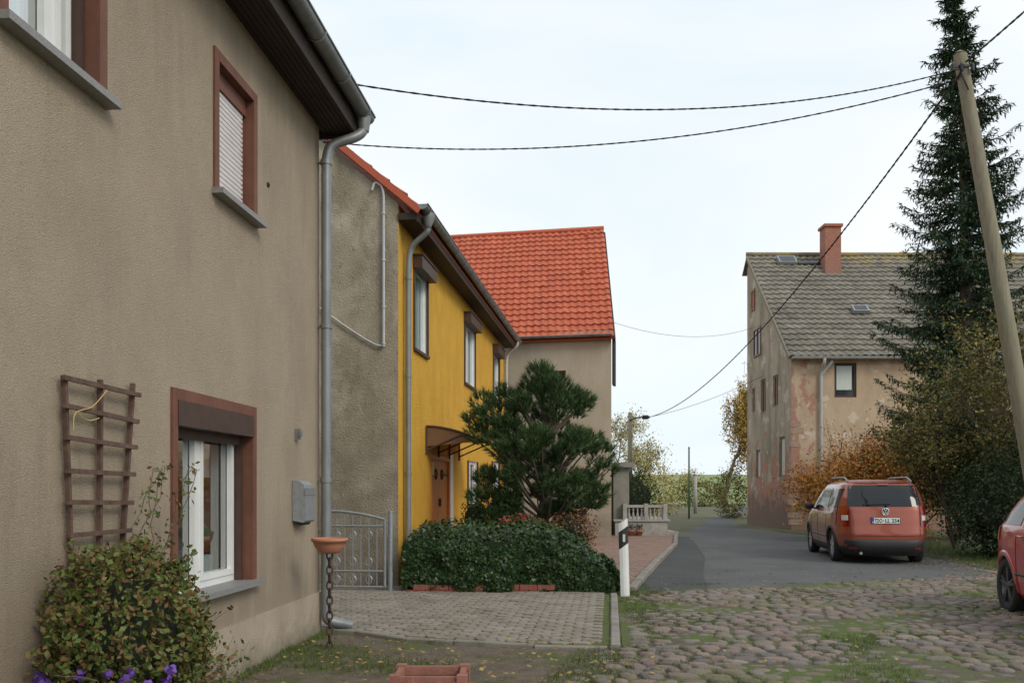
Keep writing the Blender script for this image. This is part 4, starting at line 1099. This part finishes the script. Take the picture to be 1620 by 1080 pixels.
# ================================================================ CARS
def interp(tab,z,i):
    if z<=tab[0][0]:return tab[0][i]
    for k_ in range(len(tab)-1):
        if z<=tab[k_+1][0]:
            f=(z-tab[k_][0])/(tab[k_+1][0]-tab[k_][0]);return tab[k_][i]+f*(tab[k_+1][i]-tab[k_][i])
    return tab[-1][i]
cg=M('car_glass',(.012,.014,.016),rough=.06,spec=.5)
lampr=M('tail_lamp_red',(.2,.004,.006),(.28,.006,.008),12,.12,coat=1)
lampw=M('lamp_white',(.6,.55,.52),rough=.15)
m_tyre=M('tyre_rubber',(.02,.02,.02),rough=.85)
def car(name,loc,rot,tab,paint,label,wx,side_win,rear_win,lamps,rails=True,plate=None,group=None,wr=.33,clad=True,rimcol=(.5,.5,.52)):
    rt=root(name,loc,label,'car',group,rot,zero=True)
    def ev(z):
        xr,xf,hw,n=[interp(tab,z,i) for i in (1,2,3,4)];return (xr+xf)/2,(xf-xr)/2,hw,n
    def sideX(y,z):
        c,a,b,n=ev(z);t=min(.999,abs((y-c)/a));return b*(1-t**n)**(1/n)
    def rearY(x,z):
        c,a,b,n=ev(z);t=min(.999,abs(x/b));return c-a*(1-t**n)**(1/n)
    def frontY(x,z):
        c,a,b,n=ev(z);t=min(.999,abs(x/b));return c+a*(1-t**n)**(1/n)
    zmin,zmax=tab[0][0],tab[-1][0];zs=[]
    nz=64
    for i in range(nz+1):zs.append(zmin+(zmax-zmin)*(1-(1-i/nz)**1.25))
    k=220;mb=MB();ang=[]
    for j in range(k):
        t=2*math.pi*j/k
        ang.append((math.cos(t),math.sin(t)))
    for z in zs:
        c,a,b,n=ev(z)
        for cx,sx in ang:
            e=2/n
            x=b*math.copysign(abs(cx)**e,cx);y=a*math.copysign(abs(sx)**e,sx)
            mb.v.append((x,c+y,z))
    for i in range(nz):
        for j in range(k):
            q=[i*k+j,i*k+(j+1)%k,(i+1)*k+(j+1)%k,(i+1)*k+j]
            m_=[sum(mb.v[v_][w_] for v_ in q)/4 for w_ in range(3)]
            if any(math.hypot(m_[1]-w,m_[2]-wr)<wr+.045 for w in wx) and abs(m_[0])>.5:continue
            mb.f.append(q);mb.m.append(1 if (clad and m_[2]<.33) else 0);mb.sm.append(True)
    mb.f.append([nz*k+j for j in range(k)]);mb.m.append(0);mb.sm.append(True)
    mb.obj('body',[paint,m_black],rt,recalc=True)
    mb=MB();mb.box(I,-.6,.6,.35,wx[1]+.5,.2,.75);mb.box(I,-.75,.75,wx[0]+.5,wx[1]-.5,.2,.6);mb.obj('underbody',m_black,rt)
    def rpatch(x0,x1,z0,z1,off,mat,nm,taper=0,par=rt,fn=rearY,sg=-1,n=14):
        mb=MB()
        for j in range(n+1):
            z=z0+(z1-z0)*j/n
            for i in range(n+1):
                f=i/n;xm=(x0+x1)/2;hwid=(x1-x0)/2*(1-taper*(j/n))
                v=abs(j/n-.5)*2;hwid*=1-.05*max(0,(v-.8)/.2)**2
                x=xm+(2*f-1)*hwid;mb.v.append((x,fn(x,z)+sg*off,z))
        for j in range(n):
            for i in range(n):mb.f.append([j*(n+1)+i,j*(n+1)+i+1,(j+1)*(n+1)+i+1,(j+1)*(n+1)+i]);mb.m.append(0);mb.sm.append(True)
        return mb.obj(nm,mat,par,recalc=False)
    def spatch(y0,y1,zl,zh,sd,off,mat,nm,par=rt,n=14):
        mb=MB()
        for i in range(n+1):
            y=y0+(y1-y0)*i/n
            a=zl(y) if callable(zl) else zl;b=zh(y) if callable(zh) else zh
            for j in range(n+1):
                z=a+(b-a)*j/n;mb.v.append((sd*(sideX(y,z)+off),y,z))
        for j in range(n):
            for i in range(n):mb.f.append([j*(n+1)+i,j*(n+1)+i+1,(j+1)*(n+1)+i+1,(j+1)*(n+1)+i]);mb.m.append(0);mb.sm.append(True)
        return mb.obj(nm,mat,par,recalc=False)
    rw=rpatch(*rear_win,.008,cg,'rear_window',.10)
    mb=MB()
    mb.tube([(x,rearY(x,rear_win[2]+.04)-.025,rear_win[2]+.04+.03*(x+.4)) for x in (-.42,-.2,0,.1)],.008,5);mb.tube([(.02,rearY(0,rear_win[2])-.03,rear_win[2]-.03),(.02,rearY(0,rear_win[2])-.03,rear_win[2]+.04)],.018,6)
    mb.obj('wiper',m_black,rw,recalc=False)
    mb=MB();zt=rear_win[3]+.05
    vs=[]
    for i in range(13):
        x=-.60+1.2*i/12
        y_=rearY(x,zt);vs+=[(x,y_-.05,zt-.01),(x,y_+.12,zt+.05),(x,y_+.01,zt-.05)]
    mb.add(vs,[(3*i+a,3*i+3+a,3*i+3+b,3*i+b) for i in range(12) for a,b in ((0,1),(0,2))],0,True);mb.obj('roof_spoiler',paint,rt,recalc=False)
    rpatch(-.1,.1,zt-.035,zt-.022,.055,lampr,'brake_lamp')
    rpatch(-.66,.66,tab[7][0]+.06,tab[-4][0]-.02,.008,cg,'windscreen',.12,fn=frontY,sg=1)
    for sd in (-1,1):
        for y0,y1,zl,zh in side_win: spatch(y0,y1,zl,zh,sd,.006,cg,'side_window')
    for sd in (-1,1):
        x0,x1,z0,z1,ys=lamps
        t_=rpatch(min(sd*x0,sd*x1),max(sd*x0,sd*x1),z0,z1,.012,lampr,'tail_lamp')
        rpatch(min(sd*(x0+.02),sd*(x0*.35+x1*.65)),max(sd*(x0+.02),sd*(x0*.35+x1*.65)),z0+(z1-z0)*.30,z0+(z1-z0)*.55,.017,lampw,'reversing_lamp',par=t_)
        spatch(rearY(x1,z0+.1)+.0,ys,z0+.03,z1,sd,.012,lampr,'tail_lamp')
        rpatch(min(sd*.5,sd*.84),max(sd*.5,sd*.84),.66,.80,.01,lampw,'headlamp',fn=frontY,sg=1)
        for yd in (wx[0]+.55,wx[0]+1.55):
            mb=MB();y_=yd
            mb.tube([(sd*(sideX(y_+a,.93)+.03),y_+a,.93) for a in (0,.05,.12,.17)],.013,6);mb.obj('door_handle',paint,rt)
        mb=MB()
        for yd in (wx[0]+.42,wx[0]+1.42,wx[1]-.42):
            mb.tube([(sd*(sideX(yd,z)+.0008),yd,z) for z in [.36+.035*i for i in range(17)]],.004,4)
        mb.tube([(sd*(sideX(wx[0]+.4+.1*i,.5)+.003),wx[0]+.4+.1*i,.5) for i in range(int((wx[1]-wx[0]-.8)/.1))],.018,5)
        o=mb.obj('door_seam',m_black,rt,recalc=False);o['kind']='stuff'
        ym=wx[1]-.72;mb=MB();mb.sphere((sd*(sideX(ym,1.05)+.12),ym,1.1),.1,0,12,8,(.95,.6,.75));mb.bar((sd*(sideX(ym,1.05)-.02),ym,1.04),(sd*(sideX(ym,1.05)+.1),ym,1.07),.05,.04)
        mb.obj('wing_mirror',m_black,rt,recalc=False)
        if rails:
            zr=tab[-3][0];mb=MB();ps=[]
            for i in range(13):
                y=.55+1.95*i/12;f=i/12
                ps.append((sd*.60,y,zr+.085*(min(1,6*f)*min(1,6*(1-f)))-.02))
            mb.tube(ps,.018,6);mb.obj('roof_rail',m_galv,rt)
        for w in wx:
            mb=MB();vs=[];n=28
            for i in range(n+1):
                t=-.12+(math.pi+.24)*i/n
                for rr,of in ((wr+.025,-.04),(wr+.028,.012),(wr+.085,.012),(wr+.09,-.02)):
                    y=w+rr*math.cos(t);z=wr+rr*math.sin(t);vs.append((sd*(sideX(y,max(z,tab[0][0]+.02))+of),y,z))
            mb.add(vs,[(4*i+a,4*i+a+1,4*i+a+5,4*i+a+4) for i in range(n) for a in range(3)],0,True)
            mb.obj('wheel_arch',m_black if clad else paint,rt,recalc=False)
            hub=sd*(interp(tab,.4,3)-.015)
            G=lambda a,b,c:V((hub-sd*.19+sd*c,w+a,wr+b))
            wh=MB();wh.lathe(G,[(wr-.12,0),(wr-.02,.0),(wr,.03),(wr,.16),(wr-.02,.19),(wr-.1,.185),(wr-.115,.17),(wr-.115,.02)],32)
            for j in range(40):
                t=2*math.pi*j/40;c_,s_=math.cos(t),math.sin(t)
                wh.bar(G(c_*(wr+.001),s_*(wr+.001),.03),G(c_*(wr+.001),s_*(wr+.001),.16),.012,.006)
            wheel=bpy.data.objects.new('wheel',None);COL.objects.link(wheel);wheel.parent=rt;BASE[wheel.name]=V((0,0,0))
            wh.obj('tyre',m_tyre,wheel,recalc=False)
            rm=MB();rm.lathe(G,[(wr-.105,.175),(wr-.115,.165),(wr-.125,.10),(wr-.15,.05)],32,0)
            rm.lathe(G,[(wr-.13,.05),(0.0,.05)],24,1)
            for j in range(5):
                for dt in (-.16,.16):
                    t=2*math.pi*j/5+.3;u=t+dt*.9
                    rm.bar(G(.03*math.cos(t),.03*math.sin(t),.155),G((wr-.112)*math.cos(u),(wr-.112)*math.sin(u),.16),.035,.03)
            rm.lathe(G,[(.06,.14),(.055,.17),(0,.175)],16,0)
            rm.obj('rim',[M('alloy_rim',rimcol,rough=.35,metal=.7),m_black],wheel,recalc=False)
    mb=MB()
    n=24;vs=[]
    for i in range(n+1):
        x=-.74+1.48*i/n
        for z,of in ((.22,.02),(.25,.045),(.46,.045),(.49,.01)): vs.append((x,rearY(x,z)-of,z))
    mb.add(vs,[(4*i+a,4*i+a+1,4*i+a+5,4*i+a+4) for i in range(n) for a in range(3)],0,True)
    mb.obj('rear_bumper',m_black if clad else paint,rt,recalc=False)
    for sd in (-1,1):
        rpatch(sd*.6-.07,sd*.6+.07,.3,.34,.05,lampr,'rear_reflector')
    mb=MB();mb.tube([(-.45,rearY(.45,.25)-.04,.22),(-.45,rearY(.45,.25)+.25,.22)],.03,8);mb.obj('exhaust_pipe',m_galv,rt,recalc=False)
    mb=MB();zb=.56
    mb.tube([(-.64,rearY(-.64,z)-.001,z) for z in [zb+.53-.03*i for i in range(18)]]+[(-.63+.126*i,rearY(-.63+.126*i,zb)-.001,zb) for i in range(11)]+[(.64,rearY(.64,z)-.001,z) for z in [zb+.03*i for i in range(19)]],.005,4)
    mb.obj('hatch_seam',m_black,rt,recalc=False)
    if plate:
        zc=plate[1];yy=rearY(.26,zc)-.0
        mb=MB();mb.box(I,-.27,.27,yy-.02,yy+.03,zc-.065,zc+.065);p_=mb.obj('number_plate',M('plate_frame',(.03,.03,.03),rough=.5),rt)
        mb=MB();mb.box(I,-.26,.26,yy-.023,yy-.0205,zc-.055,zc+.055);mb.obj('plate_panel',m_white,p_)
        mb=MB();mb.box(I,-.258,-.218,yy-.025,yy-.0232,zc-.053,zc+.053);mb.obj('plate_band',M('plate_blue',(.01,.05,.35),rough=.4),p_)
        def text(s,x,z,size,mat,y_,width=None):
            cu=bpy.data.curves.new('t','FONT');cu.body=s;cu.size=size;cu.align_x='LEFT';cu.extrude=.001;cu.offset=.0015
            to=bpy.data.objects.new('t',cu);COL.objects.link(to);bpy.context.view_layer.update()
            me=bpy.data.meshes.new_from_object(to.evaluated_get(bpy.context.evaluated_depsgraph_get()))
            bpy.data.objects.remove(to)
            xs=[v.co.x for v in me.vertices];sx=1
            if width:sx=width/(max(xs)-min(xs))
            me.transform(Matrix.Translation((x,y_,z))@Matrix.Rotation(math.pi/2,4,'X')@Matrix.Diagonal((sx,1,1,1)))
            me.materials.clear();me.materials.append(mat)
            o=bpy.data.objects.new('plate_lettering',me);COL.objects.link(o);o.parent=p_;o['kind']='stuff';return o
        text('TDO',-.205,zc-.038,.105,m_iron,yy-.0255,.14)
        text('LL 254',-.015,zc-.038,.105,m_iron,yy-.0255,.26)
        text('D',-.25,zc-.045,.035,m_white,yy-.0265)
        mb=MB();mb.lathe(lambda a,b,c:V((-.04+a,yy-.025-c,zc+b)),[(.0,0.001),(.014,.001),(.014,0)],12);mb.obj('plate_seal',m_galv,p_,recalc=False)
        zc=plate[2];yy=rearY(0,zc)-.02;mb=MB()
        mb.tube([(.066*math.cos(t*math.pi/14),yy,zc+.066*math.sin(t*math.pi/14)) for t in range(29)],.008,6)
        def st(a,b):mb.bar((a[0],yy,zc+a[1]),(b[0],yy,zc+b[1]),.012,.015,up=V((0,1,0)))
        st((-.025,.055),(0,.008));st((0,.008),(.025,.055))
        st((-.054,.02),(-.022,-.048));st((-.022,-.048),(0,-.002));st((0,-.002),(.022,-.048));st((.022,-.048),(.054,.02))
        mb.obj('emblem',M('chrome',(.85,.85,.85),rough=.25,metal=.8),rt,recalc=False)
        mb=MB();mb.lathe(lambda a,b,c:V((a,yy+.006+c,zc+b)),[(.0,0),(.066,0),(.066,.02)],24);mb.obj('emblem_disc',M('emblem_base',(.03,.035,.05),rough=.3),rt,recalc=False)
    return rt
T1=[(.17,.14,4.2,.76,5),(.27,.05,4.34,.84,5),(.42,.0,4.40,.875,5.5),(.60,.0,4.38,.89,6),(.76,.03,4.30,.895,6),(.90,.05,4.12,.89,6),(1.0,.07,3.75,.88,6),(1.06,.08,3.50,.865,6),(1.14,.10,3.36,.85,6),(1.30,.16,3.08,.81,6),(1.46,.24,2.80,.76,5.5),(1.56,.30,2.58,.715,5),(1.61,.38,2.35,.66,4.5),(1.645,.52,2.1,.56,4),(1.665,.75,1.9,.40,3.5),(1.67,1.0,1.7,.2,3)]
paint1=M('orange_red_metallic',(.29,.062,.032),(.34,.075,.038),1.5,.34,metal=.3,coat=.8)
layer(paint1,(.17,.075,.05),2.5,.4,.9,z=(.8,.2),amt=.6)
sw=[(.42,1.15,lambda y:1.1,lambda y:1.48),(1.22,2.14,lambda y:1.08,lambda y:1.5),(2.22,3.05,lambda y:1.05,lambda y:min(1.5,1.5-(y-2.55)*.75 if y>2.55 else 1.5))]
car('orange_minivan',(7.25,17.15,0),-math.radians(9.5),T1,paint1,'orange-red minivan with roof rails parked on asphalt',(.86,3.52),sw,(-.70,.70,1.13,1.55),(.66,.85,.74,1.14,.42),plate=('TDO LL 254',.86,1.035),group='cars parked along the street')
T2=[(.15,.16,4.0,.74,5),(.27,.06,4.12,.83,5),(.42,.0,4.2,.865,5),(.60,.0,4.2,.88,5.5),(.78,.03,4.12,.885,5.5),(.90,.06,3.9,.88,5.5),(.98,.09,3.55,.87,5.5),(1.03,.13,3.2,.855,5.5),(1.09,.18,3.05,.83,5),(1.21,.27,2.8,.78,5),(1.33,.37,2.5,.72,4.5),(1.41,.46,2.3,.66,4.5),(1.46,.60,2.1,.58,4),(1.49,.8,1.95,.45,3.5),(1.51,1.1,1.7,.2,3)]
paint2=M('bright_red_paint',(.42,.012,.018),(.48,.015,.022),1.5,.28,coat=1)
sw2=[(.62,1.2,lambda y:1.05,lambda y:min(1.36,1.1+(y-.62)*.9)),(1.28,2.15,lambda y:1.03,lambda y:1.38),(2.22,2.85,lambda y:1.02,lambda y:min(1.38,1.38-(y-2.3)*.55))]
car('red_hatchback',(6.80,11.0,0),math.pi-math.radians(11),T2,paint2,'bright red hatchback parked on cobblestones beside the pole',(.72,3.25),sw2,(-.58,.58,1.07,1.38),(.5,.8,.82,1.02,.5),rails=False,group='cars parked along the street',clad=False,rimcol=(.12,.12,.13))

# ================================================================ camera, light, world
cam=bpy.data.cameras.new('Camera');co=bpy.data.objects.new('Camera',cam);COL.objects.link(co)
cam.sensor_width=36;cam.lens=1400/1620*36;cam.shift_y=.145;cam.clip_end=4000;cam.clip_start=.05
co.location=(0,0,1.45);co.rotation_euler=(math.pi/2,0,0);scene.camera=co
el,az=math.radians(36),math.radians(135)
sd=V((math.sin(az)*math.cos(el),math.cos(az)*math.cos(el),math.sin(el)))
sun=bpy.data.lights.new('Sun','SUN');sun.energy=1.5;sun.angle=math.radians(22);sun.color=(1,.93,.82)
so=bpy.data.objects.new('Sun',sun);COL.objects.link(so);so.rotation_euler=(-sd).to_track_quat('-Z','Y').to_euler();so.location=(10,-10,30)
w=bpy.data.worlds.new('World');scene.world=w;w.use_nodes=True;N=w.node_tree.nodes;L=w.node_tree.links
bg1=N['Background'];sky=N.new('ShaderNodeTexSky');sky.sky_type='NISHITA';sky.sun_disc=False;sky.sun_elevation=el;sky.sun_rotation=az
L.new(sky.outputs[0],bg1.inputs[0]);bg1.inputs[1].default_value=.1
bg2=N.new('ShaderNodeBackground');bg2.inputs[1].default_value=1.2
tc=N.new('ShaderNodeTexCoord');mp=N.new('ShaderNodeMapping');mp.inputs['Scale'].default_value=(1,1,2.2);L.new(tc.outputs['Generated'],mp.inputs[0])
nz=N.new('ShaderNodeTexNoise');nz.inputs['Scale'].default_value=1.8;nz.inputs['Detail'].default_value=5;nz.inputs['Distortion'].default_value=.6;L.new(mp.outputs[0],nz.inputs['Vector'])
cr=N.new('ShaderNodeValToRGB');cr.color_ramp.elements[0].position=.35;cr.color_ramp.elements[1].position=.68
cr.color_ramp.elements[0].color=(.72,.83,.90,1);cr.color_ramp.elements[1].color=(.92,.94,.95,1);L.new(nz.outputs[0],cr.inputs[0]);L.new(cr.outputs[0],bg2.inputs[0])
mx=N.new('ShaderNodeMixShader');mx.inputs[0].default_value=.88;L.new(bg1.outputs[0],mx.inputs[1]);L.new(bg2.outputs[0],mx.inputs[2]);L.new(mx.outputs[0],N['World Output'].inputs[0])
scene.view_settings.view_transform='Standard';scene.view_settings.look='None';scene.view_settings.exposure=0
